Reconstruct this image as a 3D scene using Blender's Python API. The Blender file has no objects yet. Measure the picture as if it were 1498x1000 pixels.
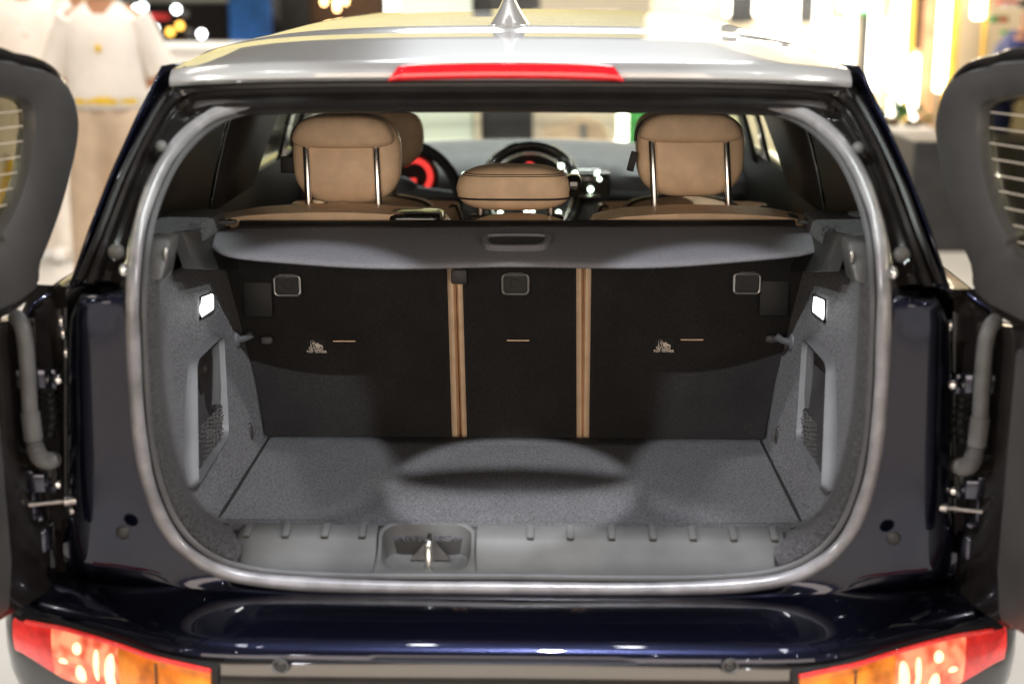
import bpy, bmesh, math, random
from mathutils import Vector, Matrix
from mathutils.bvhtree import BVHTree
R = math.radians
random.seed(7)
scene = bpy.context.scene
COL = scene.collection

# ---------------------------------------------------------------- camera
CAM = Vector((0.055, -2.19, 1.47)); PITCH = R(13.5); YAW = R(1.2); FPX = 2080.0
FWD = Vector((-math.sin(YAW)*math.cos(PITCH), math.cos(YAW)*math.cos(PITCH), -math.sin(PITCH)))
RIGHT = Vector((math.cos(YAW), math.sin(YAW), 0)); UP = RIGHT.cross(FWD)
cd = bpy.data.cameras.new('camera'); cam = bpy.data.objects.new('camera', cd); COL.objects.link(cam)
cam.location = CAM
cam.rotation_euler = (math.pi/2 - PITCH, 0, YAW)
cd.sensor_width = 36; cd.lens = 36*FPX/1498; cd.clip_start = 0.05; cd.clip_end = 200
cd.dof.use_dof = True; cd.dof.focus_distance = 2.88; cd.dof.aperture_fstop = 2.0
scene.camera = cam

# ---------------------------------------------------------------- world, exposure, lamps
w = bpy.data.worlds.new('World'); scene.world = w; w.use_nodes = True
w.node_tree.nodes['Background'].inputs[0].default_value = (1.0, 0.88, 0.78, 1)
w.node_tree.nodes['Background'].inputs[1].default_value = 0.09
scene.view_settings.view_transform = 'Standard'; scene.view_settings.look = 'None'
scene.view_settings.exposure = 0.22; scene.view_settings.gamma = 1.0
scene.render.engine = 'CYCLES'
scene.cycles.use_denoising = True
scene.cycles.max_bounces = 8

def lamp(name, kind, loc, target, power, col=(1,1,1), size=.1, size_y=None, angle=60, blend=.4):
    d = bpy.data.lights.new(name, kind); o = bpy.data.objects.new(name, d); COL.objects.link(o)
    o.location = loc; d.energy = power; d.color = col
    o.rotation_euler = (Vector(target)-Vector(loc)).to_track_quat('-Z','Y').to_euler()
    if kind == 'SPOT':
        d.spot_size = R(angle); d.spot_blend = blend; d.shadow_soft_size = size
    elif kind == 'AREA':
        d.size = size
        if size_y: d.shape = 'RECTANGLE'; d.size_y = size_y
    else: d.shadow_soft_size = size
    return o
COOL = (0.93, 0.95, 1.0)
lamp('ceiling_spot_right', 'SPOT', (4.0,-1.3,3.6), (0,.1,.8), 600, (1,.97,.94), .06, angle=50)
lamp('ceiling_spot_left', 'SPOT', (-4.0,-1.3,3.6), (0,.1,.8), 600, (1,.97,.94), .06, angle=50)
lamp('narrow_spot_left', 'SPOT', (1.5,-3.2,4.3), (-.29,.09,1.0), 950, COOL, .02, angle=5.6, blend=.16)  # added pair of beams; their edges draw the bright lobes on the load cover
lamp('narrow_spot_right', 'SPOT', (-1.5,-3.2,4.3), (.29,.09,1.0), 950, COOL, .02, angle=5.6, blend=.16)
lamp('end_spot_left', 'SPOT', (2.0,-3.2,4.0), (-.67,.34,1.05), 650, (.90,1,.96), .03, angle=3.9, blend=.15)  # added pair of beams to brighten the load cover ends
lamp('end_spot_right', 'SPOT', (-2.0,-3.2,4.0), (.67,.34,1.05), 650, (.90,1,.96), .03, angle=3.9, blend=.15)
BAR_LAMP=Vector((0,-2.8,4.6)); BAR_AIM=Vector((0,.345,.58))
lamp('barred_spot', 'SPOT', BAR_LAMP, BAR_AIM, 1500, COOL, .006, angle=5.7, blend=.30)  # added pool of light on the cargo floor, shadowed by the bar
lamp('ceiling_spot_over_bumper', 'SPOT', (.12,-1.6,4.6), (.04,-.24,.58), 900, COOL, .05, angle=15.5, blend=.35)
for i,(x,y) in enumerate([(-1.5,.6),(-.5,.9),(.5,.9),(1.5,.6)]):
    lamp('ceiling_spot_over_roof', 'SPOT', (x,y-.8,4.8), (x*.6,.6,1.2), 22, COOL, .07, angle=55)
for i,(x,y,z) in enumerate([(-4,-4,4.5),(-2.2,-4.5,4.5),(.8,-4.8,4.5),(2.6,-4.2,4.5),(4.4,-3.6,4.5),(-3.2,-1.2,4.5),(-1.3,-1.0,4.6),(1.6,-1.2,4.6),(3.4,-.8,4.5),(-5,.5,4.5),(5,.5,4.5),(-2.0,-7,4.5),(2.0,-7,4.5),(-6,-3,3.6),(6,-3,3.6),(-2.6,1.2,4.6),(2.6,1.2,4.6),(-3,-3,2.5),(3,-3,2.5),(-5,-5,2.2),(5,-5,2.2),(-1.4,-5.5,2.8),(1.4,-5.5,2.8),(-4.5,-1,3),(4.5,-1,3)]):
    lamp('ceiling_downlight','POINT',(x,y,z),(x,y,0),7,COOL,.02)
lamp('opposite_booth_light', 'AREA', (0,-6.5,1.9), (0,0,1.1), 215, (1,.84,.68), 8.5, 2.2)
lamp('booth_lamp', 'AREA', (2.5,5.4,4.6), (3.2,8.0,1.0), 120, (1,.84,.62), 1.5, 3)
lamp('booth_lamp_side', 'AREA', (-2.6,3.4,4.2), (-2.6,5.6,.8), 105, (1,.91,.80), 1.0, 2)
lamp('booth_lamp_front', 'AREA', (-.5,5.5,4.6), (-.5,8.0,1.2), 30, (1,.94,.82), 1.5, 3)
lamp('counter_fill', 'AREA', (-2.6,7.0,4.2), (-2.6,8.4,1.0), 160, (1,.97,.93), 1.0, 2)  # added to whiten the display counter
lamp('cabin_front_light', 'AREA', (.2,4.6,3.6), (0,2.6,1.0), 70, (.93,.97,1), 2.0, 2.0)

# ---------------------------------------------------------------- pixel helpers (photo pixels, 1498 x 1000)
def ray(px, py):
    return (FWD*FPX + RIGHT*(px-749) + UP*(500-py)).normalized()
def VP(px, py, p0, n):
    d = ray(px, py); n = Vector(n)
    return CAM + d*((Vector(p0)-CAM).dot(n)/d.dot(n))
def V(px, py, Y): return VP(px, py, (0,Y,0), (0,1,0))
def VX(px, py, X): return VP(px, py, (X,0,0), (1,0,0))
def VZ(px, py, Z): return VP(px, py, (0,0,Z), (0,0,1))
def mir(p): return Vector((-p[0], p[1], p[2]))

# ---------------------------------------------------------------- materials
M = {}
def mat(name, col, rough=.5, metal=0, coat=0, bump=None, var=None, emit=None, es=1.0, spec=.5, trans=0, alpha=1, sheen=0, ior=1.45, coat_rough=.03):
    m = bpy.data.materials.new(name); m.use_nodes = True; nt = m.node_tree; b = nt.nodes['Principled BSDF']
    b.inputs['Base Color'].default_value = (*col, 1); b.inputs['Roughness'].default_value = rough
    b.inputs['Metallic'].default_value = metal; b.inputs['Coat Weight'].default_value = coat
    b.inputs['Coat Roughness'].default_value = coat_rough
    b.inputs['Specular IOR Level'].default_value = spec; b.inputs['Transmission Weight'].default_value = trans
    b.inputs['Alpha'].default_value = alpha; b.inputs['IOR'].default_value = ior
    if sheen: b.inputs['Sheen Weight'].default_value = sheen
    if emit: b.inputs['Emission Color'].default_value = (*emit,1); b.inputs['Emission Strength'].default_value = es
    tc = nt.nodes.new('ShaderNodeTexCoord')
    if var:
        n = nt.nodes.new('ShaderNodeTexNoise'); n.inputs['Scale'].default_value = var[0]; n.inputs['Detail'].default_value = 3
        nt.links.new(tc.outputs['Object'], n.inputs['Vector'])
        rp = nt.nodes.new('ShaderNodeValToRGB'); a = var[1]
        rp.color_ramp.elements[0].position = .36; rp.color_ramp.elements[1].position = .66
        rp.color_ramp.elements[0].color = (*[c*(1-a) for c in col],1); rp.color_ramp.elements[1].color = (*[min(1,c*(1+a)) for c in col],1)
        nt.links.new(n.outputs['Fac'], rp.inputs['Fac']); nt.links.new(rp.outputs['Color'], b.inputs['Base Color'])
    if bump:
        n2 = nt.nodes.new('ShaderNodeTexNoise'); n2.inputs['Scale'].default_value = bump[0]; n2.inputs['Detail'].default_value = 2
        nt.links.new(tc.outputs['Object'], n2.inputs['Vector'])
        bp = nt.nodes.new('ShaderNodeBump'); bp.inputs['Strength'].default_value = bump[1]; bp.inputs['Distance'].default_value = bump[2] if len(bump)>2 else .001
        nt.links.new(n2.outputs['Fac'], bp.inputs['Height']); nt.links.new(bp.outputs['Normal'], b.inputs['Normal'])
    M[name] = m; return m
mat('paint', (.011,.013,.032), .27, .92, 1.0, var=(900,.6), spec=.2)
mat('gloss_black', (.012,.010,.0095), .18, 0, .8, var=(40,.2))
mat('silver', (.47,.465,.46), .28, .30, 1.0, var=(1200,.06))
mat('carpet', (.046,.044,.049), .95, bump=(300,1.0,.004), var=(260,.85), sheen=.12)
mat('carpet_black', (.012,.0105,.0105), .97, bump=(420,.8,.002), var=(400,.6), sheen=.08)
mat('seal', (.23,.225,.24), .36, bump=(30,.12), var=(14,.18), coat=.5, coat_rough=.22)
mat('plastic', (.078,.079,.084), .48, bump=(500,.25), var=(12,.15))
mat('sill', (.075,.075,.074), .62, bump=(500,.25), var=(12,.10))
mat('plastic_dark', (.028,.027,.027), .45, bump=(400,.2), var=(15,.2))
mat('trim_grey', (.055,.053,.052), .40, bump=(350,.3), var=(9,.15))
mat('header_black', (.022,.020,.020), .40, var=(20,.2))
mat('flap', (.175,.175,.192), .75, bump=(600,.35), var=(300,.12))
mat('leather', (.80,.58,.39), .48, bump=(260,.25), var=(30,.07), spec=.35)
mat('piping', (.03,.02,.016), .6, var=(40,.2))
mat('chrome', (.88,.86,.83), .22, 1.0, var=(30,.05))
mat('steel', (.42,.41,.40), .32, 1.0, var=(60,.15))
mat('rubber', (.10,.098,.098), .5, bump=(200,.2), var=(30,.15))
mat('rubber_black', (.012,.012,.012), .6, var=(30,.2))
mat('hinge_metal', (.07,.073,.10), .2, .9, .5, var=(30,.2))
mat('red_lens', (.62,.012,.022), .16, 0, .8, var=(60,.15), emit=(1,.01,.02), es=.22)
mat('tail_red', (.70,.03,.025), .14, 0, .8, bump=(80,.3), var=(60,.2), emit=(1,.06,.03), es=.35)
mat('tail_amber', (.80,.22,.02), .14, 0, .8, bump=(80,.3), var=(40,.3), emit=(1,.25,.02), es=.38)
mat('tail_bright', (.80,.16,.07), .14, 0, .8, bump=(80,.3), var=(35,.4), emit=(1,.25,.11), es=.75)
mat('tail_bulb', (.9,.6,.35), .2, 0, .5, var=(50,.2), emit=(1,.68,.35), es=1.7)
mat('glass', (.85,.90,.86), .02, trans=1.0, ior=1.05, var=(5,.02))
mat('door_glass', (.42,.40,.30), .02, trans=1.0, ior=1.05, var=(5,.02))
def thin_glass(name,tint):
    m=M[name]; nt=m.node_tree; out=nt.nodes['Material Output']
    tr=nt.nodes.new('ShaderNodeBsdfTransparent'); tr.inputs[0].default_value=(*tint,1)
    gl=nt.nodes.new('ShaderNodeBsdfGlossy'); gl.inputs['Roughness'].default_value=.02
    lw=nt.nodes.new('ShaderNodeLayerWeight'); lw.inputs['Blend'].default_value=.5
    pw=nt.nodes.new('ShaderNodeMath'); pw.operation='POWER'; pw.inputs[1].default_value=4; nt.links.new(lw.outputs['Facing'],pw.inputs[0])
    fr=nt.nodes.new('ShaderNodeMath'); fr.operation='MULTIPLY_ADD'; fr.inputs[1].default_value=.35; fr.inputs[2].default_value=.02; nt.links.new(pw.outputs[0],fr.inputs[0])
    mx=nt.nodes.new('ShaderNodeMixShader'); nt.links.new(fr.outputs[0],mx.inputs[0]); nt.links.new(tr.outputs[0],mx.inputs[1]); nt.links.new(gl.outputs[0],mx.inputs[2])
    nt.links.new(mx.outputs[0],out.inputs['Surface'])
thin_glass('glass',(.90,.93,.90)); thin_glass('door_glass',(.62,.60,.50))
mat('heater_line', (.62,.55,.46), .5, var=(80,.1))
mat('lamp_lens', (.9,.9,.9), .4, var=(50,.03), emit=(1,.98,.96), es=7)
mat('print_white', (.78,.70,.62), .7, var=(200,.06))
mat('dash_grey', (.28,.29,.31), .55, bump=(300,.2), var=(20,.08))
mat('red_glow', (.5,.02,.02), .4, var=(90,.2), emit=(1,.06,.05), es=.9)
mat('green_white_glow', (.8,.9,.8), .4, var=(90,.1), emit=(.82,1,.80), es=6)
mat('tyre', (.02,.02,.02), .8, var=(30,.2))
mat('hall_floor', (.72,.70,.66), .25, var=(2,.05))
mat('cream_wall', (.80,.72,.56), .6, var=(3,.06))
mat('light_tube', (.95,.93,.88), .4, var=(5,.02), emit=(1,.93,.80), es=5.5)
mat('lightbox', (.5,.52,.45), .5, var=(4,.04), emit=(.90,1,.78), es=.42)
mat('lightbox_warm', (.6,.52,.42), .5, var=(4,.08), emit=(1,.86,.66), es=.38)
mat('yellow_post', (.80,.52,.08), .5, var=(4,.15))
mat('brown_wood', (.12,.06,.03), .5, var=(15,.3))
mat('pink_wood', (.62,.36,.22), .5, var=(6,.2))
mat('green', (.05,.30,.07), .5, var=(8,.3))
mat('leaf', (.05,.16,.03), .5, var=(40,.5))
mat('cyan_screen', (.2,.6,.7), .4, var=(6,.3), emit=(.35,.85,1), es=.9)
mat('dark_grey', (.035,.036,.04), .5, var=(6,.25))
mat('mid_grey', (.25,.25,.26), .6, var=(4,.15))
mat('blue', (.02,.14,.55), .5, var=(5,.3))
mat('navy', (.02,.03,.16), .5, var=(5,.3))
mat('red', (.55,.03,.03), .5, var=(8,.2))
mat('white', (.85,.83,.80), .5, var=(5,.04))
mat('cloth_white', (.86,.79,.72), .85, bump=(40,.3,.01), var=(8,.05))
mat('cloth_beige', (.66,.50,.36), .85, bump=(40,.3,.01), var=(8,.08))
mat('cloth_yellow', (.80,.52,.04), .7, var=(20,.15))
mat('skin', (.50,.25,.14), .55, var=(30,.1))
mat('hair_dark', (.035,.02,.013), .5, bump=(90,.6,.004), var=(60,.4))
mat('hair_blond', (.55,.40,.20), .5, bump=(90,.6,.004), var=(60,.3))
mat('warm_bulb', (.9,.7,.4), .4, var=(9,.1), emit=(1,.60,.25), es=12)
mat('white_bulb', (.9,.9,.9), .4, var=(9,.1), emit=(.95,.98,1), es=12)
mat('orange_bulb', (.9,.5,.1), .4, var=(9,.1), emit=(1,.52,.08), es=4.5)
mat('olive_panel', (.34,.31,.15), .6, var=(2,.12), emit=(.88,.72,.28), es=.42)
mat('eye_white', (.8,.8,.78), .3, var=(9,.03))

def mottle(name, scale, lo, hi):
    nt=M[name].node_tree; b=nt.nodes['Principled BSDF']; src=b.inputs['Base Color'].links[0].from_socket
    tc=nt.nodes.new('ShaderNodeTexCoord'); n=nt.nodes.new('ShaderNodeTexNoise'); n.inputs['Scale'].default_value=scale; n.inputs['Detail'].default_value=4
    nt.links.new(tc.outputs['Object'],n.inputs['Vector'])
    mr=nt.nodes.new('ShaderNodeMapRange'); mr.inputs['From Min'].default_value=.3; mr.inputs['From Max'].default_value=.7; mr.inputs['To Min'].default_value=lo; mr.inputs['To Max'].default_value=hi
    nt.links.new(n.outputs['Fac'],mr.inputs['Value'])
    mx=nt.nodes.new('ShaderNodeVectorMath'); mx.operation='SCALE'; nt.links.new(src,mx.inputs[0]); nt.links.new(mr.outputs[0],mx.inputs['Scale'])
    nt.links.new(mx.outputs[0],b.inputs['Base Color'])
mottle('carpet',9,.90,1.10); mottle('carpet_black',7,.6,1.5); mottle('seal',30,.75,1.15); mottle('sill',14,.85,1.15); mottle('leather',9,.92,1.06)
# ribbed weave on the load cover
def ribs(m, scale):
    nt = m.node_tree; b = nt.nodes['Principled BSDF']
    tc = nt.nodes.new('ShaderNodeTexCoord'); wv = nt.nodes.new('ShaderNodeTexWave'); wv.bands_direction = 'X'
    wv.inputs['Scale'].default_value = scale; wv.inputs['Distortion'].default_value = .3
    nt.links.new(tc.outputs['Object'], wv.inputs['Vector'])
    bp = nt.nodes.new('ShaderNodeBump'); bp.inputs['Strength'].default_value = .3; bp.inputs['Distance'].default_value = .0010
    nt.links.new(wv.outputs['Fac'], bp.inputs['Height'])
    old = b.inputs['Normal'].links[0].from_node
    nt.links.new(old.outputs['Normal'], bp.inputs['Normal']); nt.links.new(bp.outputs['Normal'], b.inputs['Normal'])
ribs(M['flap'], 110)
for q_ in ('tail_red','tail_amber','tail_bright'): ribs(M[q_], 60)
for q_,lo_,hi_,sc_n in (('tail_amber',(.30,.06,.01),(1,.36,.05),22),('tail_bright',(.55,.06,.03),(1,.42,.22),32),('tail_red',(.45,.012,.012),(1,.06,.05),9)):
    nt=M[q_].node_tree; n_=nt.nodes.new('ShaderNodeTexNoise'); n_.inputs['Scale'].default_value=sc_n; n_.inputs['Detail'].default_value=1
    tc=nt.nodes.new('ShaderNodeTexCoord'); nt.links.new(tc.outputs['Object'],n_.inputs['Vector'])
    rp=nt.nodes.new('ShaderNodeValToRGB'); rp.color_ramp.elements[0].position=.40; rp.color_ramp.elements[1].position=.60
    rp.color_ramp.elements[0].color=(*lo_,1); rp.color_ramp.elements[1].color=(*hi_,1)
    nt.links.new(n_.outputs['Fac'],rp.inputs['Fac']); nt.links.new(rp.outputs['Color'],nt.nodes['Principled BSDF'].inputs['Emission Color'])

# ---------------------------------------------------------------- mesh helpers
class G:
    def __init__(s): s.v=[]; s.f=[]
    def add(s, v, f):
        o=len(s.v); s.v += [tuple(p) for p in v]; s.f += [tuple(i+o for i in q) for q in f]; return s
    def grid(s, rows, cu=False, cv=False, flip=False):
        n=len(rows); m=len(rows[0]); f=[]
        for i in range(n if cv else n-1):
            for j in range(m if cu else m-1):
                a=i*m+j; b=i*m+(j+1)%m; c=((i+1)%n)*m+(j+1)%m; d=((i+1)%n)*m+j
                f.append((a,d,c,b) if flip else (a,b,c,d))
        return s.add([p for r in rows for p in r], f)
    def loft(s, loops, cap=True):
        m=len(loops[0]); o=len(s.v); s.grid(loops, cu=True)
        if cap:
            s.f.append(tuple(o+i for i in range(m))[::-1]); k=o+(len(loops)-1)*m; s.f.append(tuple(k+i for i in range(m)))
        return s
    def tube(s, path, r, n=10, closed=False, flat=None):
        P=[Vector(p) for p in path]; k=len(P); loops=[]; prev=None
        for i,p in enumerate(P):
            a=P[(i-1)%k] if (closed or i>0) else p; b=P[(i+1)%k] if (closed or i<k-1) else p
            t=(b-a).normalized()
            if prev is None:
                u = Vector((0,0,1)) if abs(t.z)<.9 else Vector((1,0,0))
            else: u=prev
            u=(u-t*u.dot(t)).normalized(); prev=u; q=t.cross(u)
            rr = r[i] if isinstance(r,(list,tuple)) else r
            loops.append([p+u*math.cos(2*math.pi*j/n)*rr+q*math.sin(2*math.pi*j/n)*rr for j in range(n)])
        if closed: s.grid(loops, cu=True, cv=True)
        else: s.loft(loops)
        return s
    def box(s, c, d, rot=None):
        c=Vector(c); v=[]
        for x in (-.5,.5):
            for y in (-.5,.5):
                for z in (-.5,.5):
                    q=Vector((x*d[0],y*d[1],z*d[2]))
                    if rot: q=rot@q
                    v.append(c+q)
        return s.add(v,[(0,1,3,2),(4,6,7,5),(0,4,5,1),(2,3,7,6),(0,2,6,4),(1,5,7,3)])
    def ell(s, c, a, e=1.0, nu=24, nv=14, fn=None):
        c=Vector(c); rows=[]
        sp=lambda x,p: math.copysign(abs(x)**p, x)
        for i in range(nv+1):
            th=-math.pi/2+math.pi*i/nv; row=[]
            for j in range(nu):
                ph=2*math.pi*j/nu
                q=Vector((a[0]*sp(math.cos(th),e)*sp(math.cos(ph),e), a[1]*sp(math.cos(th),e)*sp(math.sin(ph),e), a[2]*sp(math.sin(th),e)))
                if fn: q=fn(q)
                row.append(c+q)
            rows.append(row)
        return s.grid(rows, cu=True)
    def prism(s, pts, off):
        off=Vector(off); a=[Vector(p) for p in pts]; b=[p+off for p in a]
        return s.loft([a,b])

def finish(name, g, m, parent=None, smooth=True, bevel=0, solid=0, sub=0, label=None, cat=None, group=None, kind=None, segs=2):
    me=bpy.data.meshes.new(name); me.from_pydata([tuple(v) for v in g.v],[],g.f)
    bm=bmesh.new(); bm.from_mesh(me); bmesh.ops.remove_doubles(bm, verts=bm.verts, dist=1e-6)
    bmesh.ops.recalc_face_normals(bm, faces=bm.faces)
    if bevel:
        ed=[e for e in bm.edges if len(e.link_faces)==2 and e.calc_face_angle(0)>.5]
        bmesh.ops.bevel(bm, geom=ed, offset=bevel, segments=segs, profile=.5, affect='EDGES', clamp_overlap=True)
    bm.to_mesh(me); bm.free()
    me.materials.append(M[m])
    if smooth:
        me.polygons.foreach_set('use_smooth',[True]*len(me.polygons))
        try: me.set_sharp_from_angle(angle=R(42))
        except Exception: pass
    o=bpy.data.objects.new(name, me); COL.objects.link(o)
    if solid:
        md=o.modifiers.new('solid','SOLIDIFY'); md.thickness=abs(solid); md.offset=1 if solid>0 else -1
    if sub:
        md=o.modifiers.new('sub','SUBSURF'); md.levels=sub; md.render_levels=sub
    if parent is not None: setparent(o,parent)
    if label: o['label']=label
    if cat: o['category']=cat
    if group: o['group']=group
    if kind: o['kind']=kind
    return o
BASE={}
def setparent(o, p):
    o.parent=p
    o.matrix_parent_inverse = Matrix.Translation(-BASE.get(p.name, Vector((0,0,0))))
def thing(name, label, cat, loc=(0,0,0), group=None):
    o=bpy.data.objects.new(name,None); COL.objects.link(o); o.location=loc; o.empty_display_size=.1
    o['label']=label; o['category']=cat
    if group: o['group']=group
    BASE[o.name]=Vector(loc); return o
def catmull(pts, n, closed=False):
    P=[Vector(p) for p in pts]; k=len(P); out=[]
    segs = k if closed else k-1
    for i in range(segs):
        p0=P[(i-1)%k] if (closed or i>0) else P[i]*2-P[i+1]; p1=P[i]; p2=P[(i+1)%k]
        p3=P[(i+2)%k] if (closed or i+2<k) else P[i+1]*2-P[i]
        for j in range(n):
            t=j/n
            out.append(.5*((2*p1)+(p2-p0)*t+(2*p0-5*p1+4*p2-p3)*t*t+(3*p1-p0-3*p2+p3)*t**3))
    if not closed: out.append(P[-1])
    return out
def lerp(a,b,t): return a+(b-a)*t
def interp(x, xs, ys):
    if x<=xs[0]: return ys[0]
    for i in range(len(xs)-1):
        if x<=xs[i+1]: return lerp(ys[i],ys[i+1],(x-xs[i])/(xs[i+1]-xs[i]))
    return ys[-1]
def Yd(row): return 0.0 if row>440 else .17*(440-row)/284

# ================================================================ setting
g=G(); g.add([(-30,-8,0),(30,-8,0),(30,30,0),(-30,30,0)],[(0,1,2,3)])
finish('floor', g, 'hall_floor', smooth=False, kind='structure', label='pale glossy exhibition hall floor')
g=G(); g.box((0,16,4),(44,.2,8)); finish('back_wall', g, 'mid_grey', smooth=False, kind='structure', label='grey far wall of the hall')

# ================================================================ THE CAR
car=thing('estate_car','dark blue estate car with silver roof and both rear barn doors open','car')
def both(fn):
    for s in (-1,1): fn(s)
def S(p,s):   # points are given for the left side (negative x); s=+1 mirrors them
    return Vector(p) if s<0 else mir(p)

# ---- opening frame
seal_px=[(750,144),(600,144),(500,145),(400,149),(340,158),(300,175),(262,208),(235,248),(213,300),(200,355),(194,425),(195,500),(199,580),(206,650),(219,712),(243,770),(280,812),(335,839),(420,852),(560,858),(745,860)]
half=[V(px,py,Yd(py)) for px,py in seal_px]; half[0].x=0; half[-1].x=0
loop=half+[mir(p) for p in half[-2:0:-1]]
SL=catmull(loop,5,closed=True)
g=G().tube(SL,[.0112+.0005*math.sin(i*.7)+.0004*math.sin(i*.23) for i in range(len(SL))],14,closed=True)
seal=finish('weather_seal',g,'seal',car)
cen=Vector((0,0,.93))
def inset(p,d,dy):
    q=Vector((cen.x-p.x,0,cen.z-p.z)).normalized(); return p+q*d+Vector((0,dy,0))
finish('seal_lip',G().tube([inset(p,.015,.012) for p in SL],.006,8,closed=True),'plastic',seal)
# carpet edge band right behind the seal
# ring of paint round the upper opening
up_pairs=[((750,146),(750,119)),((600,146),(600,119)),((500,147),(490,120)),((400,151),(380,121)),((340,160),(300,123)),((300,177),(262,128)),((262,208),(240,146)),((235,248),(213,190)),((213,300),(182,258)),((200,355),(151,335)),((194,425),(119,412))]
rows=[]
for a,b in up_pairs:
    A=V(*a,Yd(a[1])); B=V(*b,Yd(a[1])+.02)
    if a[0]==750: A.x=B.x=0
    y=A.y
    prof=[(0,.05),(.02,.012),(.10,.0),(.22,.004),(.30,.030),(.42,.036),(.62,.030),(.72,.016),(.9,.014),(1.0,.01)]
    rows.append([B.lerp(A,t)+Vector((0,dy,0)) for t,dy in prof])
cols=[catmull(list(c),4) for c in zip(*rows)]
rr=[list(r) for r in zip(*cols)]
full=[[mir(p) for p in r] for r in rr[:0:-1]]+rr
finish('door_frame',G().grid(full),'gloss_black',car)
# painted quarter faces beside and below the opening
lo=[((194,423),(124,424),.05),((194,430),(116,434),.01),((194,460),(103,462),.02),((195,500),(99,500),.035),((199,580),(97,590),.04),((206,650),(98,680),.04),((219,712),(97,750),.05),((243,770),(90,806),.07),((280,812),(110,838),.07),((335,839),(230,859),.02),((420,852),(380,872),-.01),((560,858),(540,880),-.03),((745,860),(745,884),-.04)]
rows=[]
for k,(a,b,yb) in enumerate(lo):
    A=V(*a,Yd(a[1])+.010); B=V(*b,yb)
    if k==0: A.y+=.05
    if k==len(lo)-1: A.x=B.x=0
    bul=.026 if 0<k<9 else (.0 if k==0 else .008)
    rows.append([B.lerp(A,t)+Vector((0,-bul*math.sin(math.pi*min(1,t**.6))+ (.03 if t==0 else 0),0)) for t in (0,.04,.12,.25,.4,.55,.7,.85,1)])
cols=[catmull(list(c),4) for c in zip(*rows)]
rr=[list(r) for r in zip(*cols)]
for s in (-1,1):
    finish('quarter_panel',G().grid([[S(p,s) for p in r] for r in rr]),'paint',car)
def small_parts(s):
    # rubber buffers and caps on the pillar
    c=S(V(170,368,.035),s); finish('buffer',G().ell(c,(.013,.012,.013)),'rubber',car)
    c=S(V(236,214,.125),s); finish('buffer',G().ell(c,(.010,.012,.010)),'rubber',car)
    c=S(V(181,395,.012),s); finish('buffer',G().ell(c,(.008,.012,.011)),'chrome',car)
    c=S(V(180,778,-.012),s); finish('body_plug',G().ell(c,(.012,.005,.012)),'plastic_dark',car)
    # drip moulding along the pillar edge
    path=[S(V(px,py,Yd(py)+.03),s) for px,py in [(258,124),(236,150),(205,205),(174,270),(145,345),(116,412)]]
    finish('pillar_moulding',G().tube(catmull(path,5),.008,8),'gloss_black',car)
both(small_parts)

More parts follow.
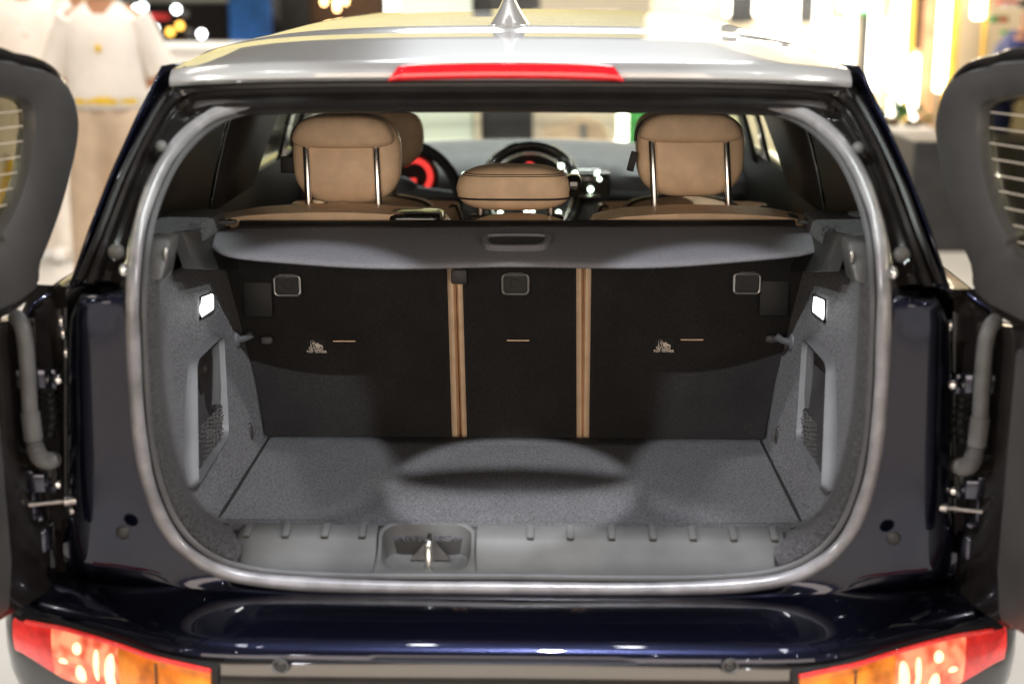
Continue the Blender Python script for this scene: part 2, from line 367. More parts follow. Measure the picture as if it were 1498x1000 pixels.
# ---- body sides
stat=[(.075,.975,0),(.2,1.0,0),(.8,1.02,0),(1.6,1.02,0),(2.4,1.02,-.0),(3.0,1.0,-.01),(3.5,.96,-.03),(3.85,.86,-.06),(4.05,.70,-.12)]
prof=[(.76,.20),(.81,.30),(.84,.45),(.850,.60),(.848,.76),(.842,.88),(.828,.945),(.800,.985),(.762,1.010),(.705,1.022)]
def side(s):
    rows=[]
    for y,sc,dz in stat:
        rows.append([S((-x*sc,y,(z if y<2.6 else z-.06*max(0,z-.6)/.4)+(dz if z>.6 else 0)),s) for x,z in prof])
    cols=[catmull(list(c),5) for c in zip(*rows)]
    finish('body_side',G().grid([list(r) for r in zip(*cols)]),'paint',car,solid=-.004)
    # jamb behind the hinges
    jp=[[S(V(97,row,.07),s), S((-.828+(0 if row>470 else .04),.085,V(97,row,.07).z),s)] for row in (418,436,500,600,700,780,836)]
    finish('hinge_jamb',G().grid(jp),'gloss_black',car)
    # strip of trim on the jamb edge
    finish('jamb_flange',G().tube([S(V(96,r,.055),s) for r in (450,520,600,680,740)],.0022,6),'plastic',car)
    # greenhouse: door pillars and glass
    def gh(y,t,inn=0): return S((lerp(-.705,-.572,t)+inn, y, lerp(1.02,1.362,t)),s)
    def patch(name,y0b,y1b,y0t,y1t,m,inn,th):
        gg=G(); rows=[]
        for t in (0,.25,.5,.75,1):
            b=.010*math.sin(math.pi*t)
            rows.append([gh(lerp(y0b,y0t,t),t,inn-b), gh(lerp((y0b+y1b)/2,(y0t+y1t)/2,t),t,inn-b), gh(lerp(y1b,y1t,t),t,inn-b)])
        finish(name,gg.grid(rows),m,car,solid=th)
    patch('rear_pillar',.06,.50,.20,.46,'paint',0,.006)
    patch('pillar_trim',.09,.86,.20,.70,'trim_grey',.035,.004)
    patch('quarter_window',.50,1.02,.46,.96,'glass',0,.004)
    patch('door_pillar',1.02,1.14,.96,1.06,'gloss_black',0,.006)
    patch('pillar_trim',.88,1.34,.74,1.50,'trim_grey',.04,.004)
    patch('side_window',1.14,1.90,1.06,1.80,'glass',0,.004)
    patch('door_pillar',1.90,2.02,1.80,1.90,'gloss_black',0,.006)
    patch('pillar_trim',1.86,2.06,1.76,1.94,'plastic_dark',.04,.004)
    patch('front_window',2.02,2.80,1.90,2.2,'glass',0,.004)
    patch('front_pillar',2.80,3.10,2.2,2.36,'paint',0,.006)
    # door cards inside
    dc=[[S((-.70,y,.40),s),S((-.705,y,.80),s),S((-.675,y,1.04),s)] for y in (.78,1.5,2.3,2.9)]
    finish('door_card',G().grid(dc),'plastic_dark',car)
    # wheels
    for y in (.78,3.28):
        wl=finish('wheel',G().loft([[S((x,y+r*math.cos(a),.32+r*math.sin(a)),s) for a in [2*math.pi*i/40 for i in range(40)]] for x,r in ((-.60,.27),(-.60,.31),(-.62,.325),(-.78,.325),(-.80,.31),(-.80,.24))]),'tyre',car)
        finish('rim',G().loft([[S((x,y+r*math.cos(a),.32+r*math.sin(a)),s) for a in [2*math.pi*i/40 for i in range(40)]] for x,r in ((-.70,.235),(-.802,.238),(-.805,.225),(-.785,.21),(-.79,.05),(-.80,.03))]),'steel',wl)
both(side)

# ---- roof
def roofz(x,y):
    base=interp(y,[.10,.16,.46,.9,1.3,1.8,2.4],[1.372,1.380,1.416,1.442,1.450,1.442,1.395])
    k=abs(x)/.562
    f=min(1,max(0,(y-.1)/.8)); k=min(k,1); return base-lerp(.004,.020,f)*k*k-lerp(.012,.040,f)*k**6
ys=[.10,.115,.14,.18,.25,.35,.44,.455,.47,.6,.75,.9,1.1,1.3,1.5,1.8,2.1,2.4]
def rearedge(x): return .07*(abs(x)/.562)**10+ .16*(abs(x)/.585)**2.6*.15
rows=[]
for y in ys:
    rows.append([Vector((x, y+rearedge(x)*max(0,1-(y-.1)/.5), roofz(x,y)-(.004 if y==.455 else 0)-(.008 if y==.10 else 0))) for x in [-.562+1.124*i/48 for i in range(49)]])
roof=finish('roof',G().grid(rows),'silver',car)
# rounded rear lip
lip=[]
for i in range(49):
    x=-.562+1.124*i/48; y0=.10+rearedge(x); z0=roofz(x,.10)-.008
    lip.append([Vector((x,y0+a,z0+b)) for a,b in ((0,0),(-.006,-.005),(-.007,-.012),(-.002,-.017),(.02,-.020),(.06,-.022))])
finish('roof_lip',G().grid(lip),'silver',roof)
# headliner
rows=[[Vector((x*.94,y,roofz(x,y)-.045)) for x in [-.562+1.124*i/16 for i in range(17)]] for y in (.2,.6,1.1,1.6,2.1,2.38)]
finish('headliner',G().grid(rows),'trim_grey',roof)
# shark fin antenna
ab=V(745,42,.62); az=roofz(0,.62)
loops=[]
for t in [0,.03,.05,.09,.15,.3,.5,.7,.85,1]:
    hw=.034*(1-t)**1.5+.009*(1-t*.5)+(.008 if t<.04 else 0); L=.085*(1-t)**.9+.016
    cy=.62+.03*t*-1+.0
    loops.append([Vector((ab.x+hw*math.cos(a), .65-.05*t+L*math.sin(a), az-.004+.075*t)) for a in [2*math.pi*i/20 for i in range(20)]])
finish('antenna',G().loft(loops),'silver',roof)
# high brake light
bl=V(740,104,.09); n=24; rows=[]
for i in range(n+1):
    u=-1+2*i/n; x=bl.x+u*.186
    zc=V(740,104,.085).z-.004*u*u; ed_=max(0,(abs(u)-.88)/.12); tf=math.sqrt(max(0,1-ed_*ed_))*.9+.1
    rows.append([Vector((x,.088+rearedge(x)+yy,zc-.0125+.025*tf*zz)) for yy,zz in ((.03,0),(.003,0),(-.004,.15),(-.005,.6),(.001,.93),(.03,1))])
finish('high_brake_light',G().loft(rows),'red_lens',car)
# header band between roof lip and seal
rows=[]
for i in range(41):
    u=i/20-1; x=u*.575
    zt=roofz(x,.10)-.028; e=rearedge(x); k=max(0,abs(u)-.80)/.20; k=k*k*.05
    zb_=V(750,163,.16).z-.010*u*u
    q=[(.112,0),(.114,.14),(.134,.20),(.140,.40),(.132,.50),(.128,.60),(.134,.72),(.150,.78),(.146,.94),(.160,1.0),(.215,.98),(.30,.7)]
    rows.append([Vector((x,a+e,lerp(zt,zb_,t)-k*t)) for a,t in q])
finish('tailgate_header',G().grid(rows),'header_black',car,solid=.002)

# ---- bumper
def plan(x): return interp(abs(x),[0,.45,.55,.65,.74,.81,.85],[-.165,-.162,-.135,-.085,-.045,-.01,.05])
bp_h=[((0,-.165),(0,-.035)),((.15,-.165),(.15,-.028)),((.30,-.164),(.28,-.018)),((.45,-.160),(.42,-.002)),((.55,-.136),(.52,.012)),((.65,-.086),(.60,.026)),((.74,-.045),(.69,.055)),((.81,-.008),(.76,.080)),((.850,.040),(.80,.10)),((.872,.12),(.82,.15)),((.880,.24),(.83,.26)),((.875,.42),(.83,.42))]
oh=catmull([Vector((a[0],a[1],0)) for a,b in bp_h],5); ih=catmull([Vector((b[0],b[1],0)) for a,b in bp_h],5)
OP=[mir(p) for p in oh[:0:-1]]+oh; IP=[mir(p) for p in ih[:0:-1]]+ih
rows=[];rows2=[]
for o_,i_ in zip(OP,IP):
    d=(i_-o_).normalized()
    def at_(t,z,off=0): q=i_.lerp(o_,t)-d*off; return Vector((q.x,q.y,z))
    zc=-.004 if abs(o_.x)>.84 else 0
    rows.append([at_(0,.47,-.04),at_(0,.505,-.004),at_(0,.516),at_(.05,.519),at_(.3,.516),at_(.55,.510),at_(.8,.500),at_(.93,.492),at_(.985,.484),at_(1,.476),at_(.97,.468)])
    rows2.append([at_(.97,.468),at_(.99,.462),at_(1,.44,.006),at_(1,.40,.008),at_(1,.36,.004),at_(1,.28,-.02),at_(1,.20,-.08)])
bumper=finish('bumper',G().grid(rows),'paint',car)
finish('bumper_skin',G().grid(rows2),'gloss_black',bumper)
for px in (410,1068):
    c=V(px,973,-.171); sn_=finish('parking_sensor',G().ell(c,(.0100,.004,.0100)),'gloss_black',bumper)
    finish('sensor_ring',G().tube([c+Vector((.0115*math.cos(a),-.003,.0115*math.sin(a))) for a in [2*math.pi*i/20 for i in range(20)]],.0014,6,closed=True),'rubber',bumper)
def tail(s):
    # one lamp: outline along the bumper corner
    x0,x1=-.815,-.450
    def top(x): return interp(x,[-.80,-.72,-.60,-.450],[.480,.486,.480,.466])
    def bot(x): return interp(x,[-.80,-.72,-.60,-.450],[.408,.380,.366,.356])
    def seg(a,b,n,off,e=0):
        rows=[]
        for i in range(n+1):
            x=lerp(a,b,i/n); p=plan(x); t=top(x)-e; bb=bot(x)+e
            rows.append([S((x*1.008, p-off+dy, lerp(bb,t,v)),s) for v,dy in ((0,.02),(.03,.004),(.12,0),(.5,-.004),(.88,0),(.97,.004),(1,.02))])
        return rows
    base=finish('tail_lamp',G().loft(seg(x0-.006,x1+.008,20,.010)),'rubber_black',car)
    def lens(name,a,b,m,n=8): finish(name,G().loft(seg(a,b,n,.018,.007)),m,base)
    lens('red_lens',-.812,-.735,'tail_red'); lens('reflector',-.7345,-.6105,'tail_bright',10); lens('amber_lens',-.610,-.452,'tail_amber',10)
    xd=-.545; finish('lens_divider',G().tube([S((xd,plan(xd)-.0225,bot(xd)+.012),s),S((xd,plan(xd)-.0225,top(xd)-.012),s)],.0022,6),'brown_wood',base)
    # bright red rim and bulbs
    rim=[S((x,plan(x)-.020,top(x)-.004),s) for x in [-.79+.336*i/16 for i in range(17)]]
    finish('lens_rim',G().tube(rim,.004,6),'tail_red',base)
    for x,dz,rx,rz in ((-.690,.022,.010,.011),(-.684,-.018,.012,.016),(-.626,0,.014,.034),(-.655,.004,.007,.028),(-.715,-.006,.012,.006)):
        c=S((x,plan(x)-.020,(top(x)+bot(x))/2+dz),s); finish('bulb',G().ell(c,(rx,.006,rz)),'tail_bulb',base)
both(tail)

# ---- cargo floor
fz=.580
g=G(); ym=.115
rows=[]
for y in (.10,.125,.30,.45,.60,.66):
    rows.append([Vector((x,y,fz-(.006 if y==.10 else 0))) for x in (-.56,-.50,-.3,0,.3,.50,.56)])
finish('cargo_floor',G().grid(rows),'carpet',car,solid=-.02)
fl=[o for o in car.children if o.name=='cargo_floor'][0]
def groove(s):
    pts=[S(V(398,645,0),s)]
    a=S((-.512,.642,fz+.0015),s); b=S((-.512,.135,fz+.0015),s); c=S((-.488,.135,fz+.0015),s)
    finish('panel_gap',G().tube([a,b],.0030,6).tube([b,c],.0032,6),'rubber_black',fl)
both(groove)
finish('panel_gap',G().tube([(-.50,.165,fz+.0003),(.50,.165,fz+.0003)],.0007,5),'plastic_dark',fl)
# ---- sill plate with latch recess
xl=V(331,800,.07).x; xr=V(1165,800,.07).x; rl=V(550,810,.06).x; rrx=V(697,810,.06).x
sp=[(.118,.578),(.116,.590),(.108,.594),(.078,.586),(.070,.580),(.060,.566),(.045,.553),(.030,.545),(.012,.540)]
def sill(a,b,capl,capr,name='sill_plate'):
    n=max(8,int((b-a)/.02)); rows=[]
    for i in range(n+1):
        x=lerp(a,b,i/n); q=[]
        dl=x-a if capl else 9; dr=b-x if capr else 9; d=min(dl,dr)
        k=1 if d>.03 else math.sqrt(max(0,1-(1-d/.03)**2))
        for y,z in sp: q.append(Vector((x,y-(0 if True else 0),lerp(.545,z,.35+.65*k) if z>.548 else z)))
        rows.append(q)
    return rows
sillp=finish('sill_plate',G().grid(sill(xl,rl,True,False)).grid(sill(rrx,xr,False,True)).grid([[Vector((x,y,z)) for y,z in sp[:2]] for x in (rl,rrx)]).grid([[Vector((x,y,z)) for y,z in sp[-2:]] for x in (rl,rrx)]),'sill',car)
# recess pocket
def rrect(cx,cy,hx,hy,r,n=6):
    out=[]
    for qx,qy,a0 in ((1,1,0),(-1,1,90),(-1,-1,180),(1,-1,270)):
        for i in range(n+1):
            a=R(a0+90*i/n); out.append((cx+qx*(hx-r)+r*math.cos(a), cy+qy*(hy-r)+r*math.sin(a)))
    return out
cx=(rl+rrx)/2; hw=(rrx-rl)/2
def sz(y): return interp(y,[p[0] for p in sp[::-1]],[p[1] for p in sp[::-1]])
o1=[Vector((x,y,sz(y)+.001)) for x,y in rrect(cx,.065,hw+.001,.053,.001)]
o2=[Vector((x,y,sz(y)+.0035)) for x,y in rrect(cx,.066,hw-.004,.046,.035)]
o3=[Vector((x,y,sz(y)+.001)) for x,y in rrect(cx,.066,hw-.009,.042,.033)]
o4=[Vector((x,y,.545)) for x,y in rrect(cx,.066,hw-.016,.038,.030)]
o5=[Vector((x,y,.538)) for x,y in rrect(cx,.064,hw-.030,.026,.022)]
gg=G().loft([o1,o2,o3,o4,o5],cap=False); gg.add(o5,[tuple(range(len(o5)))])
rec=finish('latch_recess',gg,'sill',sillp)
sx=V(628,805,.06).x
finish('striker',G().tube([(sx,.085,.535),(sx,.085,.575),(sx,.078,.585),(sx,.055,.585),(sx,.046,.578),(sx,.046,.535)],.0065,10),'chrome',sillp)
finish('striker_base',G().add([(sx-.035,.088,.541),(sx+.035,.088,.541),(sx,.086,.582),(sx-.035,.082,.541),(sx+.035,.082,.541),(sx,.080,.582)],[(0,1,2),(3,5,4),(0,3,4,1),(1,4,5,2),(2,5,3,0)]),'steel',sillp)
for px in (365,421,478,532,776,834,894,954,1012,1071,1130):
    x=V(px,788,.095).x
    finish('sill_rib',G().box((x,.088,.5915),(.013,.038,.006),Matrix.Rotation(R(15),3,'X')),'sill',sillp,bevel=.003)

# ---- side trim
def trim(s):
    # near curve just inside the seal
    npx=[(213,384),(214,430),(214,500),(218,580),(226,650),(239,706),(262,757),(297,797),(345,822)]
    N=[V(px,py,Yd(py)+.012) for px,py in npx]
    Mz=[1.005,.95,.88,.80,.72,.66,.61,.585,.577]
    N2=[n+Vector((.006,.045,.0)) for n in N]; 
    N2[-3:]=[n+Vector((.0,.05,.012)) for n in N[-3:]]
    Mx=[-.605,-.600,-.590,-.583,-.575,-.566,-.552,-.530,-.50]
    Fx=[-.574,-.566,-.556,-.546,-.536,-.530,-.525,-.522,-.500]
    M_=[Vector((x,.20,z)) for x,z in zip(Mx,Mz)]
    K_=[Vector((lerp(a,b,.65),.45,z)) for a,b,z in zip(Mx,Fx,Mz)]
    F_=[Vector((x,.60+.05*(1.0-z)/.42,z)) for x,z in zip(Fx,Mz)]
    L=[N,N2,M_,K_,F_]
    L=[catmull(c,4) for c in L]
    grid=[catmull(list(c),5) for c in zip(*L)]
    t=finish('side_trim',G().grid([[S(p,s) for p in r] for r in grid]),'carpet',car,solid=-.004 if s<0 else .004)
    t.modifiers['solid'].offset=0
    # storage pocket on the trim
    tg=G().grid(grid); bv=BVHTree.FromPolygons([tuple(v) for v in tg.v],tg.f)
    def P(px,py,X=0):
        h=bv.ray_cast(CAM,ray(px,py))[0]
        return h if h else VX(px,py,-.572)
    out=[(281,512),(298,496),(314,486),(321,500),(323,560),(324,620),(319,652),(302,684),(287,708),(277,716),(273,690),(273,600),(274,540)]
    cs=[P(*q)+Vector((.004,0,0)) for q in [(274,522),(317,482),(325,640),(276,720)]]; fr=[]
    for i_ in range(4):
        a_,b_,c_=cs[i_-1],cs[i_],cs[(i_+1)%4]; rr_=.022
        p_=b_+(a_-b_).normalized()*rr_; q_=b_+(c_-b_).normalized()*rr_
        fr+=[p_*(1-t_)**2+b_*2*t_*(1-t_)+q_*t_*t_ for t_ in (0,.2,.4,.6,.8,1)]
    c0=sum(fr,Vector())/len(fr)
    fr2=[c0+(p-c0)*.87+Vector((-.004,0,0)) for p in fr]
    mid=[c0+(p-c0)*.93+Vector((.012,0,0)) for p in fr]
    o_=[p+Vector((-.012,0,0)) for p in fr]
    pk=finish('storage_pocket',G().loft([[S(p,s) for p in o_],[S(p,s) for p in fr],[S(p,s) for p in mid],[S(p,s) for p in fr2]],cap=False),'plastic',t)
    lin=[c0+(p-c0)*.87 for p in fr]
    finish('pocket_back',G().prism([S(p,s) for p in lin],(.004*s,0,0)),'plastic_dark',pk)
    ins=[(281,532),(315,500),(319,555),(318,588),(297,614),(280,628),(278,580)]
    finish('pocket_panel',G().prism([S(P(*q)+Vector((.007,0,0)),s) for q in ins],(-.004*s*-1,0,0)),'gloss_black',pk,bevel=.001)
    net=[(281,632),(316,594),(318,645),(300,675),(280,705)]
    finish('pocket_liner',G().prism([S(P(*q)+Vector((.006,0,0)),s) for q in net],(.003*s,0,0)),'plastic_dark',pk)
    gg=G()
    for i in range(13):
        tt=i/12; a=P(lerp(280,279,tt),lerp(630,704,tt)); b=P(lerp(317,318-10*max(0,tt-.6)/.4,tt),lerp(594,650+20*max(0,tt-.6)/.4,tt))
        pts=[]
        for j in range(15):
            q=a.lerp(b,j/14); q+=Vector((.010+.0025*math.cos(j*2.4+i*1.3),0,.0012*math.sin(j*2.4))); pts.append(S(q,s))
        gg.tube(pts,.0022,6)
    for j in range(8):
        tt=j/7; a=P(lerp(282,316,tt),lerp(632,596,tt)); b=P(lerp(281,316,tt),lerp(702,652,tt))
        gg.tube([S(a.lerp(b,k/4)+Vector((.009,0,0)),s) for k in range(5)],.0014,5)
    finish('pocket_net',gg,'trim_grey',pk,kind='stuff')
    # lit courtesy lamp
    pts=[P(290,436,-.588),P(306,430,-.588),P(307,452,-.588),P(290,463,-.588)]
    finish('courtesy_lamp',G().prism([S(p+Vector((.008,0,0)),s) for p in pts],(.006*s,0,0)),'lamp_lens',t,bevel=.002)
    cl=sum(pts,Vector())/4; bz=[S(cl+(p-cl)*1.18+Vector((.006,0,0)),s) for p in pts]
    finish('lamp_bezel',G().tube(bz,.0028,6,closed=True),'plastic_dark',t)
    # bag hook
    c=P(345,497,-.560); hk=finish('bag_hook',G().ell(S(c,s),(.010,.014,.020)).tube([S(c,s),S(c+Vector((.020,0,.004)),s),S(c+Vector((.034,0,.012)),s)],[.009,.007,.008],8),'plastic',t)
    # lashing eye
    c=P(365,632,-.543); finish('lashing_eye',G().ell(S(c,s),(.006,.008,.020),e=.6),'plastic_dark',t)
    finish('lashing_loop',G().tube([S(c+Vector((.008,.0,.012)),s),S(c+Vector((.012,0,0)),s),S(c+Vector((.008,0,-.012)),s)],.003,6),'steel',t)
    # upper ledge: carpeted shelf carrier
    def lz(px,py,z): return VZ(px,py,z)
    z1=1.058
    led=[Vector((-.640,.10,z1)),Vector((-.55,.095,z1-.004)),Vector((-.545,.25,z1-.002)),Vector((-.61,.30,z1)),Vector((-.61,.40,z1)),Vector((-.575,.46,z1)),Vector((-.57,.70,z1)),Vector((-.68,.72,z1+.004)),Vector((-.69,.30,z1+.004))]
    near=[(205,372),(250,350),(256,338)]
    L1=[V(203,330,.075),V(232,341,.09)]
    ledge_pts=[V(205,347,.07),V(247,347,.085),V(258,338,.14),V(268,329,.20),V(290,329,.26),V(305,326,.36),V(322,314,.52),V(322,308,.60),V(240,308,.55),V(215,318,.25)]
    ledge_pts=[Vector((p.x,p.y,p.z)) for p in ledge_pts]
    zz=sum(p.z for p in ledge_pts)/len(ledge_pts)
    top=[VZ(px,py,1.078) for px,py in [(198,346),(246,346),(262,332),(276,326),(296,327),(312,318),(330,306),(300,304),(235,307),(212,318)]]
    low=[p+Vector((0,0,-.035)) for p in top]
    finish('shelf_carrier',G().loft([[S(p,s) for p in low],[S(p,s) for p in top]]),'carpet',t,bevel=.006)
    # vertical trim block under the ledge, beside the seal
    blk=[V(208,348,.085),V(250,348,.085),V(247,375,.07),V(240,412,.045),V(214,412,.03),V(206,380,.05)]
    finish('pillar_cover',G().prism([S(p,s) for p in blk],(0,.06,0)),'trim_grey',t,bevel=.008)
    # dark pocket wall behind the load cover end
    bk=[V(250,340,.24),V(322,330,.56),V(335,395,.56),V(268,393,.24)]
    finish('carrier_pocket',G().prism([S(p+Vector((.0,0,0)),s) for p in bk],(-.02*-s*-1,0,0)),'plastic_dark',t)
    finish('cover_socket',G().box(S(V(300,358,.47),s),(.03,.08,.05)),'plastic_dark',t,bevel=.006)
    c=S(V(243,372,.066),s); finish('trim_clip',G().ell(c,(.004,.006,.012)),'steel',t)
both(trim)
finish('speaker_cap',G().ell(V(1264,312,.20)+Vector((0,0,-.002)),(.026,.03,.004)),'plastic_dark',[o for o in car.children if o.name.startswith('side_trim')][1])

# ---- rear seat backs
TILT=.12
def seatY(z): return .66-TILT*(z-.58)/.45
def SB(px,py,off=0):
    # point on the seat back plane
    n=Vector((0,.45,TILT)).normalized(); return VP(px,py,(0,.66,.58),n)-n*off
sn=Vector((0,.45,TILT)).normalized()
seats=[]
def backrest(xa,xb,label,pxs,dz=0):
    # xa,xb: half extents at bottom and top (xl_bottom,xl_top),(xr_bottom,xr_top)
    def prof(z,k): # returns (xl,xr)
        t=(z-.56)/.50; return lerp(xa[0],xa[1],t),lerp(xb[0],xb[1],t)
    loops=[]
    for y,ins in ((0.022,.0),(.035,-.004),(.07,-.006),(.12,-.004),(.15,.01)):
        lp=[]
        for z in [.53,.65,.75,.85,.95,1.02]: 
            l,r=prof(z,0); lp.append(Vector((l+ins,seatY(z)+y,z)))
        l,r=prof(1.05,0)
        for i in range(9):
            u=i/8; lp.append(Vector((lerp(l+ins+.02,r-ins-.02,u),seatY(1.05)+y,1.052-dz+.016*math.sin(math.pi*u)**.6)))
        for z in [1.02,.95,.85,.75,.65,.53]:
            l,r=prof(z,0); lp.append(Vector((r-ins,seatY(z)+y,z)))
        loops.append(lp)
    b=finish('rear_backrest',G().loft(loops),'leather',car,label=label)
    loops=[]
    for y,ins in ((.024,.012),(.006,.010),(.0,.016)):
        lp=[]
        for i in range(11):
            z=lerp(.54,1.035,i/10); l,r=prof(z,0); lp.append((l+ins,z))
        for i in range(11):
            z=lerp(1.035,.54,i/10); l,r=prof(z,0); lp.append((r-ins,z))
        loops.append([Vector((x,seatY(z)+y,z)) for x,z in lp])
    finish('back_panel',G().loft(loops),'carpet_black',b)
    hp,slot,lab=pxs
    if hp:
        c=SB(*hp,.004); q=rrect(0,0,.0255,.0195,.008,5)
        ring=[c+Vector((x,-.004-.267*z*0,z)) for x,z in q]
        h=finish('release_handle',G().tube(ring,.0026,8,closed=True),'steel',b)
        finish('handle_cup',G().prism([c+Vector((x*.94,-.001,z*.94)) for x,z in q],(0,.006,0)),'rubber_black',b)
        finish('handle_button',G().tube([c+Vector((.009*math.cos(a),-.003,.009*math.sin(a))) for a in [2*math.pi*i/20 for i in range(20)]],.0012,6,closed=True).box(c+Vector((0,-.001,.020)),(.030,.008,.008)),'gloss_black',b)
    if slot:
        c=SB(*slot,.002); d=.0225
        finish('tether_slot',G().box(c+Vector((0,0,.010)),(d*2,.004,.02)),'carpet_black',b,bevel=.001)
        finish('slot_edge',G().box(c+Vector((0,-.002,-.001)),(d*2,.003,.0022)),'leather',b)
    if lab: tether(b,*lab)
    return b
def text_mesh(txt,size):
    cu=bpy.data.curves.new('t','FONT'); cu.body=txt; cu.size=size; cu.align_x='CENTER'; cu.offset=.0002
    o=bpy.data.objects.new('t',cu); COL.objects.link(o); dg=bpy.context.evaluated_depsgraph_get(); dg.update()
    me=bpy.data.meshes.new_from_object(o.evaluated_get(dg)); bpy.data.objects.remove(o)
    v=[x.co.copy() for x in me.vertices]; f=[tuple(p.vertices) for p in me.polygons]; bpy.data.meshes.remove(me)
    return v,f
def tether(b,px,py):
    c=SB(px,py,.003)
    def T(x,z): return c+Vector((x,0,z))-Vector((0,TILT/.45*z,0))
    plate=[T(x,z) for x,z in rrect(.001,-.001,.020,.0175,.002,3)]
    finish('label_patch',G().prism(plate,(0,.002,0)),'rubber_black',b)
    v,f=text_mesh('TOP TETHER',.0072)
    finish('label_print',G().add([T(p.x,p.y-.0145)+Vector((0,-.0012,0)) for p in v],f),'print_white',b,smooth=False)
    off=Vector((0,-.0014,0)); gg=G()
    def line(pts,r=.0008): gg.tube([T(x,z)+off for x,z in pts],r,5)
    line([(-.0105,.006),(-.0105,-.006)]); line([(-.0150,-.003),(-.0135,-.0062),(-.0105,-.0078),(-.0075,-.0062),(-.006,-.003)],.0011); line([(-.013,-.001),(-.008,-.001)],.0007)
    for i in range(6):
        a=R(175-30*i); line([(-.0070+.0042*math.cos(a),.0080+.0040*math.sin(a)),(-.0070+.0042*math.cos(a-.2),.0080+.0040*math.sin(a-.2))],.0007)
    line([(-.0070,.0080),(-.0025,-.0078),(.0120,-.0078),(.0135,-.0045),(.0040,-.0045),(.0002,-.0042),(-.0030,.0075),(-.0070,.0080)],.0009)
    line([(-.0010,.0055),(.0040,-.0030)],.0018); line([(.0022,.0068),(.0075,-.0010)],.0022); line([(.0060,.0030),(.0120,.0000),(.0122,-.002)],.0018)
    finish('label_symbol',gg,'print_white',b)
def bx(px,py): return SB(px,py).x
L1b,L1t=bx(668,640),bx(661,390); L2b,L2t=bx(676,640),bx(668,390)
R1b,R1t=bx(851,640),bx(849,390); R2b,R2t=bx(855,640),bx(857,390)
backrest((-.58,-.60),(L1b,L1t),None,((421,416),(504,497),(463,505)))
backrest((L2b,L2t),(R1b,R1t),None,((754,414),(758,496),None),.018)
backrest((R2b,R2t),(.58,.60),None,((1092,413),(1012,495),(971,504)))
bk=[o for o in car.children if o.name.startswith('rear_backrest')]
finish('belt_guide',G().box(SB(672,402,.006),(.032,.014,.030)),'plastic_dark',bk[0],bevel=.004)
finish('side_lever',G().ell(SB(392,493,.012),(.012,.008,.008),e=.6),'plastic',bk[0])
finish('side_lever',G().ell(SB(1127,491,.012),(.012,.008,.008),e=.6),'plastic',bk[2])
finish('latch_cover',G().box(SB(378,436,.004),(.06,.012,.075)),'rubber_black',bk[0],bevel=.01)
finish('latch_cover',G().box(SB(1132,434,.004),(.06,.012,.075)),'rubber_black',bk[2],bevel=.01)
# buckle cap and belt pieces on seat shoulders
finish('belt_outlet',G().ell(V(609,318,.60),(.055,.05,.014),e=.4),'gloss_black',bk[0])
for px,i in ((372,0),(1140,2)):
    finish('seat_latch_bezel',G().box(V(px,321,.60),(.075,.06,.018)),'plastic_dark',bk[i],bevel=.007)

# ---- rear headrests
def headrest(px0,px1,r0,r1,Y,posts,seam):
    a=V(px0,(r0+r1)/2,Y); b=V(px1,(r0+r1)/2,Y); zt=V((px0+px1)/2,r0,Y).z; zb=V((px0+px1)/2,r1,Y).z
    c=Vector(((a.x+b.x)/2,Y,(zt+zb)/2)); hx=(b.x-a.x)/2; hz=(zt-zb)/2
    def fn(q):
        t=q.z/hz
        q=q.copy(); q.x*=1.0-.16*max(0,-t)**2.2-.10*max(0,t)**3
        return q
    h=finish('rear_headrest',G().ell(c,(hx,.045,hz),e=.55,nu=40,nv=24,fn=fn),'leather',car)
    zs=V((px0+px1)/2,seam,Y).z
    ct=Vector((c.x-.004,Y-.028,(zt+zs)/2)); hz2=(zt-zs)/2
    def fn2(q):
        t=q.z/hz2; q=q.copy(); q.x*=1-.30*max(0,(t+1)/2)**2.2; return q
    finish('headrest_cap',G().ell(ct,(hx*.965,.040,hz2),e=.5,nu=40,nv=16,fn=fn2),'leather',h)
    arc=[ct+Vector((hx*.99*math.cos(u)**1 if False else hx*.98*math.copysign(abs(math.cos(u))**.6,math.cos(u))*(1-.26*max(0,math.sin(u))**2.2),.016,-hz2+2*hz2*1.0*abs(math.sin(u))**.62)) for u in [math.pi*i/36 for i in range(37)]]
    finish('piping',G().tube(arc,.003,6),'piping',h)
    for p in posts:
        t_=V(p-4,seam+2,Y-.045); b_=V(p,304,Y-.045)
        finish('post',G().tube([t_+Vector((0,.01,.012)),t_,b_,b_+Vector((0,0,-.03))],.0075,12),'chrome',h)
        finish('post_sleeve',G().ell(Vector((b_.x,b_.y,V(p,306,Y-.045).z)),(.028,.024,.006),e=.7),'plastic_dark',h)
    return h
headrest(430,588,166,296,.73,(452,554),214)
headrest(930,1088,162,286,.73,(958,1066),206)
# belt tags
hs=[o for o in car.children if o.name.startswith('rear_headrest')]
finish('fabric_tag',G().box(V(422,241,.73),(.032,.010,.034)),'rubber_black',hs[0],bevel=.002)
finish('fabric_tag',G().box(V(925,236,.69),(.014,.012,.040),Matrix.Rotation(R(14),3,'Y')),'rubber_black',hs[1],bevel=.002)
